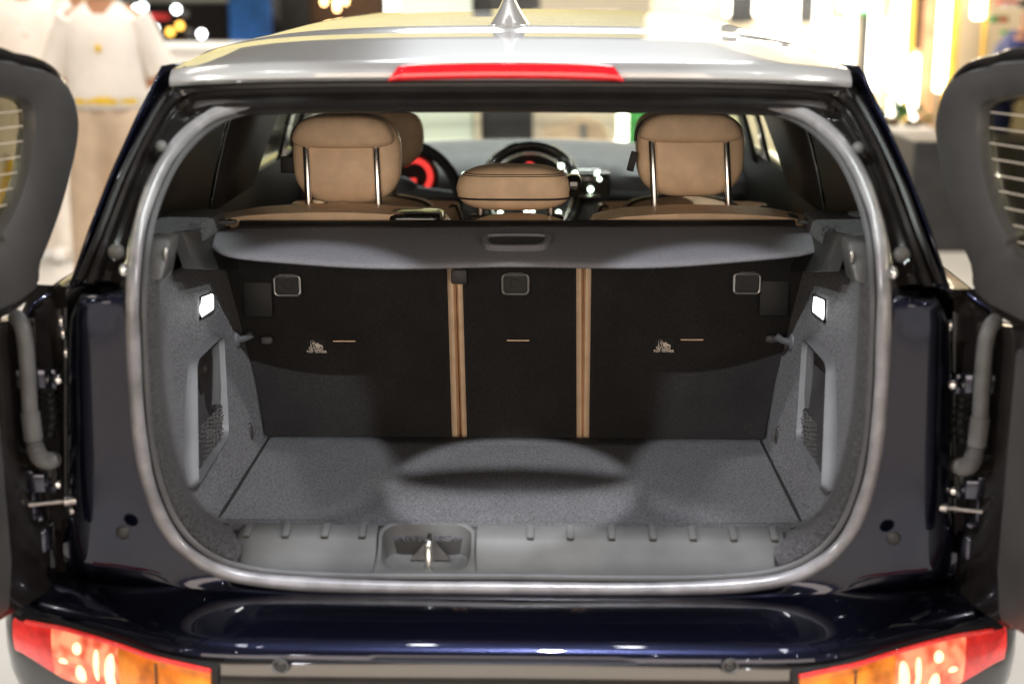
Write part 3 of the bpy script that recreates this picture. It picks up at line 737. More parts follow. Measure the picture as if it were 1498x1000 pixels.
# middle headrest
Y=.70; a=V(668,276,Y); b=V(836,276,Y); zt=V(752,243,Y-.03).z; zb=V(752,305,Y).z
c=Vector(((a.x+b.x)/2,Y,(zt+zb)/2)); hz=(zt-zb)/2; hx=(b.x-a.x)/2
def fnm(q):
    q=q.copy(); t=q.z/hz; q.x*=1-.22*max(0,t)**2-.12*max(0,-t)**2; return q
mh=finish('rear_headrest',G().ell(c,(hx,.06,hz),e=.55,nu=44,nv=20,fn=fnm),'leather',car)
def band(zf,k,dy=0):
    return [c+fnm(Vector((hx*1.006*math.copysign(abs(math.cos(u))**.55,math.cos(u))*k, -.0605*k*abs(math.sin(u))**.55, hz*zf))) for u in [math.pi*i/30 for i in range(31)]]
kk=lambda zf:(1-abs(zf)**(2/.55))**(.55/2)
finish('piping',G().tube(band(-.42,kk(.42)),.0022,6),'piping',mh)
finish('stitching',G().tube(band(.60,kk(.60)),.0009,5).tube(band(.68,kk(.68)),.0009,5),'piping',mh)
finish('end_cap',G().ell(V(839,271,Y),(.016,.035,.022),e=.5),'gloss_black',mh)
for p in (703,806):
    t_=V(p,300,Y); b_=V(p,317,Y)
    finish('post',G().tube([t_,b_],.0075,12),'chrome',mh)
    finish('post_sleeve',G().ell(V(p,318,Y),(.026,.022,.007),e=.7),'plastic_dark',mh)

# ---- front cabin
def front_seat(px,head):
    Y=1.55; c=V(px,205,Y)
    st=thing  # seat shell
    top=V(px,287,Y).z
    loops=[]
    for z,hw,y0,th in ((.45,.24,1.40,.06),(.70,.25,1.46,.07),(.85,.245,1.50,.07),(.95,.22,1.535,.06),(top-.04,.18,1.56,.05),(top-.012,.13,1.57,.04),(top,.07,1.575,.02)):
        loops.append([Vector((c.x+hw*math.copysign(abs(math.cos(a))**.6,math.cos(a)),y0+th*math.copysign(abs(math.sin(a))**.6,math.sin(a)),z)) for a in [2*math.pi*i/32 for i in range(32)]])
    s_=finish('front_seat',G().loft(loops),'leather',car)
    arc=[Vector((c.x+hw*u,yy,z)) for u,z,hw,yy in ((-1,.85,.245,1.44),(-1,.95,.215,1.478),(-1,top-.04,.17,1.512),(-1,top-.012,.125,1.53),(-.5,top-.001,.10,1.556),(.5,top-.001,.10,1.556),(1,top-.012,.125,1.53),(1,top-.04,.17,1.512),(1,.95,.215,1.478),(1,.85,.245,1.44))]
    finish('piping',G().tube(catmull(arc,4),.004,6),'piping',s_)
    zt=V(px,158,Y).z; zb=V(px,248,Y).z
    def fn(q):
        q=q.copy(); t=q.z/((zt-zb)/2); q.x*=1-.2*max(0,-t)**2; return q
    finish('front_headrest',G().ell((c.x,Y,(zt+zb)/2),(.128,.05,(zt-zb)/2),e=.6,nu=36,nv=20,fn=fn),'leather',s_)
    for d in (-.045,.045):
        finish('post',G().tube([(c.x+d,Y+.01,zb+.02),(c.x+d,Y+.02,top-.02)],.008,10),'steel',s_)
    gg=G().box((c.x,1.75,.36),(.50,.52,.14)); finish('seat_cushion',gg,'leather',s_,bevel=.04,segs=3)
front_seat(549,None); front_seat(1000,None)
# dashboard
rows=[]
for i in range(25):
    u=i/12-1; x=u*.70; b=.05*u*u
    rows.append([Vector((x,2.85-b*2,.985-b*.6)),Vector((x,2.60-b,.992-b*.5)),Vector((x,2.36-b*.5,.968-b*.4)),Vector((x,2.24-b*.3,.935-b*.3)),Vector((x,2.215,.90-b*.2)),Vector((x,2.22,.80)),Vector((x,2.30,.62))])
cols=[catmull(list(q),3) for q in zip(*[list(r) for r in rows])]
dash=finish('dashboard',G().grid(rows),'dash_grey',car,solid=.01)
finish('dash_lower',G().grid([[Vector((x,2.19,.905-.02*abs(x))),Vector((x,2.17,.86)),Vector((x,2.20,.70)),Vector((x,2.30,.45))] for x in [-.68+1.36*i/10 for i in range(11)]]),'plastic_dark',dash,solid=.01)
def ring(c,r,tr,n=40,tilt=0,a0=0,a1=360):
    pts=[]
    closed = a1-a0>=360
    k=n if closed else n+1
    for i in range(k):
        a=R(a0+(a1-a0)*i/n); q=Vector((r*math.cos(a),r*math.sin(a)*math.sin(tilt),r*math.sin(a)*math.cos(tilt))); pts.append(Vector(c)+q)
    return G().tube(pts,tr,10,closed=closed)
gc=V(776,284,2.17)
cg=finish('centre_gauge',ring(gc,.150,.016),'gloss_black',dash)
finish('gauge_ring',ring(gc+Vector((0,-.012,0)),.128,.007),'chrome',dash)
gg=G().loft([[gc+Vector((r*math.cos(a),dy,r*math.sin(a))) for a in [2*math.pi*i/36 for i in range(36)]] for r,dy in ((.145,.03),(.125,.0),(.10,.01))]); finish('gauge_face',gg,'plastic_dark',dash)
finish('gauge_light',G().ell(V(775,240,2.14),(.012,.004,.006)),'red_glow',dash)
vb=V(862,268,2.15); finish('air_vent',G().box(vb,(.13,.06,.075)),'gloss_black',dash,bevel=.012)
vb2=V(872,252,2.13); finish('vent_trim',G().tube([V(845,250,2.12),V(878,250,2.12)],.005,8).tube([V(845,286,2.12),V(878,286,2.12)],.004,8),'chrome',dash)
for px,py,r_ in ((732,311,.007),(770,309,.006),(779,309,.006),(817,311,.007),(864,277,.008),(841,254,.008),(873,254,.006),(877,262,.006),(821,243,.008),(679,255,.005)):
    finish('switch_glint',G().ell(V(px,py,2.10),(r_,.004,r_),nu=12,nv=8),'green_white_glow',dash)  # glints on the chrome switches, put in as small glowing dots
# steering wheel and instruments
sc_=V(583,287,2.02)
sw=finish('steering_wheel',ring(sc_,.178,.017,48,tilt=R(-22)),'rubber_black',car)
finish('wheel_spokes',G().tube([sc_+Vector((-.17,0,0)),sc_,sc_+Vector((.17,0,0))],[.014,.04,.014],10).tube([sc_,sc_+Vector((0,.07,-.16))],[.035,.016],10).ell(sc_,(.07,.035,.06)),'plastic_dark',sw)
ic=V(606,258,2.14)
finish('instrument_pod',G().loft([[ic+Vector((r*math.cos(a),dy,r*math.sin(a))) for a in [2*math.pi*i/32 for i in range(32)]] for r,dy in ((.06,.08),(.075,.02),(.075,-.01),(.066,-.012),(.060,.0))]),'plastic_dark',dash)
finish('instrument_scale',ring(ic+Vector((0,-.004,0)),.049,.009,30,0,-40,130),'red_glow',dash)
finish('instrument_scale',G().tube([V(600,264,2.13),V(609,264,2.13)],.007,8),'red_glow',dash)
# windscreen, bonnet
rows=[[Vector((x*(.58+.14*t)/.58,lerp(2.38,3.10,t)-.12*(x/.58)**2,lerp(1.392,.975,t)-.02*(x/.58)**2)) for x in [-.58+1.16*i/16 for i in range(17)]] for t in (0,.33,.66,1)]
finish('windscreen',G().grid(rows),'glass',car,solid=.004)
rows=[[Vector((u*w_,y,z-.05*u*u)) for u in [-1+i/8 for i in range(17)]] for y,w_,z in ((2.88,.74,.955),(3.10,.74,.955),(3.5,.70,.94),(3.85,.62,.88),(4.03,.54,.76),(4.08,.52,.55),(4.05,.52,.22))]
finish('bonnet',G().grid(rows),'paint',car)
finish('underbody',G().box((0,2.0,.235),(1.4,3.6,.05)),'plastic_dark',car)
# rear panel under the floor so that nothing shows through
finish('rear_bulkhead',G().grid([[(-.70,.10,.20),(.70,.10,.20)],[(-.70,.10,.50),(.70,.10,.50)],[(-.60,.10,.568),(.60,.10,.568)]]),'plastic_dark',car)

# ---- barn doors
H0=Vector((-.755,.03,0)); DD=Vector((-.34,-.94,0)).normalized(); DN=Vector((.94,-.34,0)).normalized()
def DP(px,py): return VP(px,py,H0,DN)
def DS(s_,z): return H0+DD*s_+Vector((0,0,z))
def barn(s):
    def S(p,s): return Vector(p) if s<0 else mir(p)+Vector((-.013,0,0))
    outp=[DP(*q) for q in [(30,442),(60,384),(84,322),(102,262),(114,205),(114,165),(101,128),(76,106),(40,97),(0,88)]]
    s9=(outp[-1]-H0).dot(DD); z9=outp[-1].z; zb=outp[0].z
    outp+=[DS(s9+.25,z9+.012),DS(.60,z9-.01),DS(.655,z9-.12),DS(.665,zb+.05),DS(.40,zb-.015)]
    inp=[DP(*q) for q in [(-12,366),(4,338),(24,302),(40,252),(49,200),(50,172),(47,156),(36,147),(16,143),(-20,140)]]
    i9=inp[-1].z
    inp+=[DS(s9+.25,i9),DS(.55,i9-.02),DS(.585,i9-.10),DS(.585,zb+.12),DS(.38,zb+.075)]
    O=catmull(outp,4,closed=True); I=catmull(inp,4,closed=True)
    n=len(O); c=Vector((0,0,0))
    out=[]
    prof=[]
    for a,b in zip(O,I):
        prof.append([a-DN*.045, a-DN*.008, a.lerp(b,.06)+DN*.004, a.lerp(b,.30)+DN*.009, a.lerp(b,.7)+DN*.006, a.lerp(b,.95)-DN*.002, b-DN*.012, b-DN*.03])
    fr=finish('rear_door',G().grid([[S(p,s) for p in r] for r in prof],cv=True),'trim_grey',car,label='open barn door with grey trim and heated window')
    # rubber edge and glass
    edge=[]
    for i,a in enumerate(O):
        t=(O[(i+1)%n]-O[i-1]).normalized(); o_=t.cross(DN).normalized()
        edge.append(S(a+( o_ if (a+o_*.01-sum(O,Vector())/n).length>(a-sum(O,Vector())/n).length else -o_)*.010-DN*.026,s))
    finish('door_seal',G().tube(edge,.011,8,closed=True),'gloss_black',fr)
    ip=[p-DN*.022 for p in I]
    finish('door_glass',G().loft([[S(p,s) for p in ip],[S(p-DN*.004,s) for p in ip]]),'door_glass',fr)
    zlo=zb+.075; zhi=i9
    for k in range(9):
        z=lerp(zlo+.03,zhi-.03,k/8)
        # left limit of glass at this height
        cand=[(p-H0).dot(DD) for i,p in enumerate(I) if abs(p.z-z)<.03]
        s0=min(cand)+.004; s1=max(cand)-.006
        finish('heater_line',G().tube([S(DS(s0,z)-DN*.0205,s),S(DS(s1,z)-DN*.0205,s)],.0012,5),'heater_line',fr)
    # outer painted skin and lower panel
    sk=[DS(.02,zb+.0)-DN*.05,DS(.60,zb)-DN*.05,DS(.66,.80)-DN*.05,DS(.64,.50)-DN*.05,DS(.06,.50)-DN*.05]
    finish('door_skin',G().prism([S(p,s) for p in sk],(S(-DN*.03,s)-S(Vector((0,0,0)),s))),'paint',fr,bevel=.008)
    lp=[DS(.115,zb-.045),DS(.62,zb-.045),DS(.64,.80),DS(.62,.52),DS(.13,.52),DS(.115,.60)]
    finish('door_trim_lower',G().prism([S(p+DN*.012,s) for p in lp],(S(-DN*.06,s)-S(Vector((0,0,0)),s))),'trim_grey',fr,bevel=.012)
    ep=[DS(-.01,zb-.035),DS(.14,zb-.02),DS(.14,.50),DS(.0,.50)]
    finish('door_inner_frame',G().prism([S(p-DN*.012,s) for p in ep],(S(-DN*.04,s)-S(Vector((0,0,0)),s))),'gloss_black',fr,bevel=.006)
    # wiring conduit
    cp=[V(22,462,.0),V(31,474,-.015),V(37,500,-.02),V(41,550,-.02),V(44,604,-.02)]
    con=finish('wiring_conduit',G().tube([S(p,s) for p in catmull(cp,5)],.0125,12),'rubber',fr)
    finish('conduit_sleeve',G().tube([S(V(44,602,-.02),s),S(V(49,642,-.02),s)],.0150,12),'rubber',con)
    bp=catmull([V(49,642,-.02),V(53,658,-.02),V(60,670,-.01),V(70,673,.01),V(78,672,.04)],10)
    finish('conduit_bellows',G().tube([S(p,s) for p in bp],[.0125+(.0025 if i%3==0 else -.0012) for i in range(len(bp))],12),'rubber',con)
    # hinges
    for row in (552,704):
        a=V(78,row,.04); b=V(46,row,-.0)
        hg=finish('hinge',G().tube([S(a+Vector((0,0,-.016)),s),S(a+Vector((0,0,.016)),s)],.011,12).tube([S(a,s),S(b,s)],[.011,.011],8).box(S(b,s),(.05,.02,.03)),'hinge_metal',fr,bevel=.002)
        finish('hinge_bolt',G().ell(S(a+Vector((.012,-.014,.0)),s),(.009,.008,.009),nu=8,nv=6),'chrome',hg)
    for px,py in ((93,488),(90,470),(97,516)):
        finish('hinge_bolt',G().ell(S(V(px,py,.05),s),(.005,.006,.010),nu=10,nv=6),'chrome',fr)
    for px,py in ((26,697),(34,707),(52,716),(66,707),(20,680),(44,690),(30,760),(58,758),(20,792),(42,790)):
        finish('hinge_bolt',G().ell(S(V(px,py,.0),s),(.006+.004*random.random(),.006,.006),nu=8,nv=6),'hinge_metal',fr)
    finish('hinge_bracket',G().box(S(V(28,735,.02),s),(.07,.04,.06)).box(S(V(38,785,.04),s),(.09,.05,.05)),'hinge_metal',fr,bevel=.01,segs=3)
    finish('grommet',G().ell(S(V(67,692,.03),s),(.016,.008,.016)).tube([S(V(67,692,.025)+Vector((.016*math.cos(a),0,.016*math.sin(a))),s) for a in [2*math.pi*i/16 for i in range(16)]],.004,6,closed=True),'plastic_dark',fr)
    sp_=catmull([V(72,570,.05),V(74,590,.05),V(76,612,.05),V(72,636,.05)],6)
    finish('spring_bellows',G().tube([S(p,s) for p in sp_],[.010+(.003 if i%3==0 else -.001) for i in range(len(sp_))],10),'rubber_black',fr)
    # check rod
    rd=finish('check_rod',G().tube([S(V(-60,747,-.05),s),S(V(96,733,.02),s)],.0038,8),'steel',fr)
    finish('rod_end',G().tube([S(V(94,733,.02),s),S(V(116,730,.028),s)],[.010,.009],10).ell(S(V(106,746,.03),s),(.009,.009,.009)),'steel',rd)
both(barn)

# ================================================================ the load cover (lifts out)
lc=thing('load_cover','grey ribbed fabric load cover hooked behind the rear seats','load cover',(0,.42,1.0))
fY=.50; rY=.335
pf=V(750,333,fY); pr=V(750,389,rY)
def FL(px,py): # point on the flap plane
    d=(pr-pf); n=Vector((0,d.z,-d.y)); n=Vector((0,-d.z,d.y)).normalized(); return VP(px,py,pf,n)
tp=[(318,342),(345,337),(420,335),(560,334),(750,333),(940,333),(1080,333),(1160,334),(1190,338)]
bt=[(311,360),(338,374),(420,383),(560,391),(750,388),(940,390),(1080,381),(1180,370),(1207,357)]
T_=catmull([FL(*q) for q in tp],6); B_=catmull([FL(*q) for q in bt],6)
rows=[]
for a,b in zip(T_,B_):
    rows.append([a.lerp(b,t)+Vector((0,0,.006*math.sin(math.pi*t)-(.004 if t==1 else 0))) for t in (0,.1,.25,.4,.55,.7,.85,.95,1)])
fl_=finish('flap',G().grid(rows),'flap',lc,solid=.005)
finish('hem',G().tube([p+Vector((0,.002,-.001)) for p in B_],.0032,6),'rubber',lc)
# cassette behind
a=V(347,331,.51); b=V(1166,330,.51)
finish('cassette',G().tube([a+Vector((0,.03,-.012)),b+Vector((0,.03,-.012))],.019,14),'header_black',lc)
finish('cassette_rail',G().box(((a.x+b.x)/2,.508,a.z-.004),(b.x-a.x,.02,.008)),'plastic_dark',lc,bevel=.002)
for sx_,px in ((-1,328),(1,1186)):
    c=FL(px,339)+Vector((0,-.006,.020))
    br=finish('end_bracket',G().box(c,(.052,.022,.008)),'plastic',lc,bevel=.0035)
    for d in (-.012,.014):
        finish('rivet',G().ell(c+Vector((d,-.003,.0045)),(.0045,.0045,.002),nu=10,nv=6),'rubber_black',br)
    finish('locating_pin',G().tube([c+Vector((sx_*.022,0,-.002)),c+Vector((sx_*.05,.004,-.004))],[.006,.0035],8),'plastic',br)
hb=FL(755,368)
q=[FL(px,py) for px,py in [(706,361),(712,357),(755,356),(800,357),(806,361),(803,369),(790,374),(755,375),(718,374),(707,369)]]
q=catmull(q,4,closed=True); cq=sum(q,Vector())/len(q); nrm=Vector((0,-.3,1)).normalized(); q=[p+nrm*.010 for p in q]; cq=cq+nrm*.010
hd=finish('pull_handle',G().loft([[p for p in q],[p+nrm*.011 for p in q],[cq+(p-cq)*.86+nrm*.012 for p in q],[cq+(p-cq)*.80+nrm*.007 for p in q]]),'flap',lc)
finish('handle_slot',G().prism([cq+(p-cq)*.80+nrm*.0075+Vector((0,.007,0)) for p in q],nrm*.002),'trim_grey',hd)

# ================================================================ added spotlight fixture whose bar shades the cargo floor
fx=thing('added_spotlight','added black spotlight above the aisle with a bar to shadow the cargo floor','spotlight',BAR_LAMP)
ax=(BAR_AIM-BAR_LAMP).normalized(); ux=Vector((1,0,0)); vx=ax.cross(ux).normalized()
def circ(d,r): return [BAR_LAMP+ax*d+ux*r*math.cos(a)+vx*r*math.sin(a) for a in [2*math.pi*i/28 for i in range(28)]]
finish('housing',G().grid([circ(-.10,.03),circ(-.08,.06),circ(.10,.085),circ(.20,.090),circ(.20,.086),circ(.02,.078)],cu=True),'gloss_black',fx)
bd=((Vector((0,.385,.58))-BAR_LAMP).normalized()); bc=BAR_LAMP+bd*.9
finish('shadow_bar',G().ell(bc,(.038,.004,.0165),nu=24,nv=12),'gloss_black',fx)  # put here only to throw the dark oval onto the cargo floor
finish('shadow_bar_bracket',G().tube([bc+Vector((.030,0,0)),bc+Vector((.12,0,.05)),BAR_LAMP+ax*.2+ux*.088],.003,6).tube([bc-Vector((.030,0,0)),bc+Vector((-.12,0,.05)),BAR_LAMP+ax*.2-ux*.088],.003,6).tube([BAR_LAMP-ax*.09,BAR_LAMP-ax*.09+Vector((0,0,.8))],.012,8),'gloss_black',fx)

# ================================================================ background
def bg(name,label,cat,m,px0,px1,z0,z1,Y,depth=.06,bevel=.01,group=None):
    a=V(px0,100,Y); b=V(px1,100,Y)
    g=G().box(((a.x+b.x)/2,Y+depth/2,(z0+z1)/2),(abs(b.x-a.x),depth,z1-z0))
    return finish(name,g,m,None,bevel=bevel,label=label,cat=cat,group=group,smooth=False)
def zr(py,Y): return V(749,py,Y).z
bg('booth_wall','cream booth wall behind the light tubes','wall','cream_wall',950,1720,0,3.4,8.6,.12)
tubes=[(1022,1036,0,9,'light tube over the roof beside the end of the long warm lightbox'),(1058,1066,0,20,'thin light tube edging the dark gap panel over the roof, warm lightbox side'),(1101,1114,-5,20,'light tube edging the dark gap panel over the roof, narrow display side'),(1155,1166,0,60,'thin light tube edging the narrow dark display, roof gap side'),(1190,1210,0,85,'wide light tube between narrow dark display and green framed picture'),(1238,1250,4,120,'light tube overlapping the green framed picture, beside its cyan centre'),(1272,1284,4,130,'light tube beside the narrow dark slot under the green framed picture'),(1306,1324,-20,165,'widest long light tube beside the tall yellow post, ending above the plant'),(1336,1346,80,172,'short light tube under the dark brown post'),(1372,1386,-20,130,'light tube between the pinkish panel and a yellow post'),(1420,1436,-20,24,'short light tube hanging above the leaning person beside the thin yellow post')]
for p0,p1,r0,r1,l in tubes:
    bg('light_tube',l,'light tube','light_tube',p0,p1,max(.25,zr(r1,8.2)-.02),2.9 if r0<=0 else zr(r0,8.2),8.2,.10,.02,'upright light tubes on the booth wall')
for p0,p1,l in ((1326,1335,'tall yellow post beside the brown post'),(1386,1400,'tall yellow post between two light tubes'),(1437,1440,'thin yellow post over the leaning person')):
    bg('post',l,'post','yellow_post',p0,p1,0,2.9,8.3,.10,.01)
bg('post','dark brown wooden post beside the pinkish panel','post','brown_wood',1338,1347,1.12,2.9,8.3,.1,.01)
bg('panel','pinkish wooden panel between light tubes','panel','pink_wood',1348,1368,0,2.9,8.45,.1,.01)
for p0,p1,l in ((1166,1190,'narrow dark display between light tubes'),(1258,1272,'narrow dark slot in the booth wall below the green framed picture'),(1066,1100,'dark gap panel over the car roof')):
    bg('display_screen',l,'panel','dark_grey',p0,p1,zr(130 if p0==1258 else 33,8.5),2.6 if p0!=1258 else zr(20,8.5),8.5,.05,.005)
# green framed picture
pc=thing('framed_picture','picture in a green frame with a cyan centre on the booth wall','picture',V(1258,22,8.4))
def bgp(name,m,px0,px1,r0,r1,Y,parent,depth=.04):
    a=V(px0,r1,Y); b=V(px1,r0,Y)
    return finish(name,G().box(((a.x+b.x)/2,Y+depth/2,(a.z+b.z)/2),(b.x-a.x,depth,b.z-a.z)),m,parent,smooth=False)
bgp('frame','green',1217,1300,-40,22,8.46,pc); bgp('print','cream_wall',1222,1295,-36,17,8.44,pc,.03); bgp('print_centre','cyan_screen',1252,1270,-10,16,8.42,pc,.03)
# lightboxes seen through the windscreen
bg('lightbox','glowing pale lightbox seen through the windscreen','lightbox','lightbox',585,690,.4,1.75,7.6,.2)
bg('curtain','dark grey panel beside the pale lightbox','panel','dark_grey',690,720,.3,2.2,7.7,.1)
bg('display_screen','wide black screen seen through the windscreen','screen','dark_grey',708,780,.3,1.30,7.5,.1)
bg('post','narrow cream strip in front of the black screen','post','cream_wall',693,703,.3,1.35,7.45,.05)
bg('display_screen','warm lit cream panel seen through the windscreen','panel','lightbox_warm',778,905,.3,1.40,7.9,.1)
arch=thing('display_arch','curved beige counter in front of the warm cream panel','counter',(V(850,200,7.4).x,7.4,0))
pts=[V(px,py,7.4) for px,py in [(793,300),(793,191),(810,190),(830,184),(855,178),(875,181),(890,192),(893,300)]]
finish('counter_body',G().prism(pts,(0,.4,0)),'cloth_beige',arch,bevel=.01)
bgp('counter_door','mid_grey',848,858,182,260,7.38,arch,.03)
bg('light_tube','bright white light tube seen beside the right headrest','light tube','light_tube',905,920,.5,1.28,7.4,.06,.01)
bg('panel','bright green panel seen beside the right headrest','panel','green',920,960,.3,1.35,7.6,.1)
# above the roof line
bg('lightbox','white lightbox over the roof beside the antenna','lightbox','light_tube',566,608,1.2,2.4,10.5,.1)
bg('lightbox','warm lightbox standing over the roof left of the orange bulb','lightbox','lightbox_warm',640,706,1.2,1.8,10.6,.1)
bg('lightbox','long warm lightbox over the roof right of the antenna','lightbox','lightbox_warm',790,1000,1.0,2.2,10.8,.1)
bg('panel','blue banner panel behind the dark parked car','panel','blue',338,398,1.0,2.4,10.5,.1)
bg('panel','black panel between blue banner and warm bulbs','panel','dark_grey',412,455,1.0,2.4,12.0,.1)
bg('panel','brown panel behind the warm bulbs','panel','brown_wood',455,560,1.0,2.4,12.2,.1)
for k,(px,py) in enumerate(((474,3),(492,3),(505,2),(493,12))):
    finish('warm_bulb',G().ell(V(px,py,11.5),(.022,.022,.03),nu=12,nv=8),'warm_bulb',None,label='warm glowing bulb over the car roof',cat='bulb',group='warm bulbs over the roof')
bg('reflected_banner','wide olive yellow banner above the view, added for the roof to reflect','banner','olive_panel',-100,1750,1.62,2.9,9.6,.1)  # unseen; glows to give the car roof its olive reflection
# counter under parked car
ct=thing('display_counter','long white display counter behind the standing person','counter',(-2.6,8.2,0))
a=V(150,64,8.2); b=V(345,64,8.2)
finish('counter_body',G().box(((a.x+b.x)/2,8.4,(a.z-.04)/2),(b.x-a.x,.4,a.z-.04)),'white',ct,bevel=.01)
finish('counter_top',G().box(((a.x+b.x)/2,8.4,a.z-.02),(b.x-a.x+.06,.5,.04)),'white',ct,bevel=.008)
# dark car behind
pk_=thing('parked_car','dark parked car with silver roof and orange lights behind the counter','car',(V(270,30,11).x,11,0))
cx0=V(270,30,11).x
def sec(y,w0,pts): return [[Vector((cx0+x*w0,y,z)) for x,z in pts]]
bodyp=[(-.88,.30),(-.90,.60),(-.88,.95),(-.72,1.12),(.72,1.12),(.88,.95),(.90,.60),(.88,.30)]
finish('body',G().loft([[Vector((cx0+x*k,y,z)) for x,z in bodyp] for y,k in ((10.95,.92),(11.05,1),(13.5,1),(15,.9))]),'gloss_black',pk_,bevel=.03)
cab=[(-.76,1.10),(-.62,1.45),(.62,1.45),(.76,1.10)]
finish('cabin',G().loft([[Vector((cx0+x*k,y+(.25 if z>1.3 else 0),z)) for x,z in cab] for y,k in ((11.05,.98),(13.2,.95))]),'gloss_black',pk_,bevel=.04)
finish('roof',G().box((cx0-.1,12.2,1.475),(1.2,1.6,.05)),'silver',pk_,bevel=.02)
bgp('lamp_bar','red',213,246,21,29,10.9,pk_,.04)
for px,py,m in ((200,14,'white_bulb'),(209,11,'white_bulb'),(258,14,'white_bulb'),(226,42,'white_bulb'),(220,40,'white_bulb'),(249,47,'orange_bulb'),(263,38,'orange_bulb'),(295,50,'white_bulb'),(271,20,'mid_grey'),(276,47,'mid_grey')):
    finish('lamp',G().ell(V(px,py,10.85),(.032,.02,.032),nu=12,nv=8),m,pk_)
# plants, planter table
def plant(px,py,Y,label,seed):
    rnd=random.Random(seed); c=V(px,py,Y)
    p=thing('potted_plant',label,'plant',(c.x,Y,c.z-.10)); gg=G()
    for i in range(46):
        d=Vector((rnd.gauss(0,1),rnd.gauss(0,1),rnd.gauss(.2,.8))).normalized(); o_=c+d*rnd.uniform(.02,.09); t=Vector((rnd.gauss(0,1),rnd.gauss(0,1),rnd.gauss(0,1))).normalized(); n_=d.cross(t).normalized()*.018
        gg.add([o_,o_+d*.03+n_,o_+d*.075,o_+d*.03-n_],[(0,1,2,3)])
    finish('foliage',gg,'leaf',p)
    finish('pot',G().loft([[Vector((c.x+r*math.cos(a),Y+r*math.sin(a),c.z+z)) for a in [2*math.pi*i/20 for i in range(20)]] for r,z in ((.045,-.14),(.06,-.04),(.064,-.03))]),'brown_wood',p)
plant(1304,166,7.6,'small green potted plant on the white table end',1)
plant(1336,170,7.6,'small leafy plant in brown pot beside a light tube',2)
tb=thing('display_table','low white display table under the potted plants','table',(V(1325,200,7.5).x,7.5,0))
a=V(1290,186,7.5); b=V(1362,186,7.5)
finish('table_top',G().box(((a.x+b.x)/2,7.6,a.z-.02),(b.x-a.x,.5,.04)),'white',tb,bevel=.01)
for x in (a.x+.04,b.x-.04):
    for y in (7.42,7.78):
        finish('leg',G().box((x,y,(a.z-.04)/2),(.04,.04,a.z-.04)),'white',tb)
finish('shelf',G().box(((a.x+b.x)/2,7.6,V(1325,212,7.4).z),(b.x-a.x-.1,.4,.10)),'white',tb,bevel=.01)
# product shelf at the right edge
sh=thing('product_shelf','wall shelf with red and green boxes beside the leaning person','shelf',V(1480,20,8.2))
for i,(p0,p1,r0,r1,m) in enumerate(((1462,1500,0,6,'red'),(1470,1530,7,11,'white'),(1450,1476,24,33,'green'),(1462,1474,26,32,'red'),(1468,1530,45,51,'green'),(1500,1560,20,40,'red'))):
    bgp('shelf_board' if i==1 else 'box',m,p0,p1,r0,r1,8.2-.02*i,sh,.08)
bg('cabinet','dark cabinet standing behind the open right door','cabinet','dark_grey',1345,1720,0,zr(205,6.3),6.3,.6)
# yellow things on the left
bagc=V(92,352,5.9)
bg_=thing('tote_bag','yellow bag hanging down beside the person in beige trousers','bag',(bagc.x,5.9,bagc.z))
pts=[V(px,py,5.9) for px,py in [(82,300),(92,298),(103,335),(108,350),(98,357),(84,350),(74,325)]]
finish('bag_body',G().prism(pts,(0,.10,0)),'cloth_yellow',bg_,bevel=.02,segs=3)
finish('strap',G().tube(catmull([V(86,302,5.95),V(84,280,5.95),V(90,262,5.95),V(94,282,5.95),V(91,300,5.95)],4),.008,6),'cloth_yellow',bg_)
for m,pp,l in (('green',[(22,285),(28,200),(33,205),(42,250),(36,285)],'green pennant flag seen through the left door glass'),('cloth_yellow',[(-10,345),(8,232),(20,234),(18,300),(4,350)],'yellow pennant flag seen through the left door glass')):
    c0=V(pp[0][0],pp[0][1],4.8); fz_=thing('pennant_flag',l,'flag',(c0.x,4.8,0))
    finish('cloth',G().prism([V(px,py,4.8) for px,py in pp],(0,.012,0)),m,fz_)
    t_=V(pp[1][0],pp[1][1],4.8); finish('pole',G().tube([(t_.x,4.81,0),(t_.x,4.81,t_.z+.02)],.012,8),'steel',fz_)

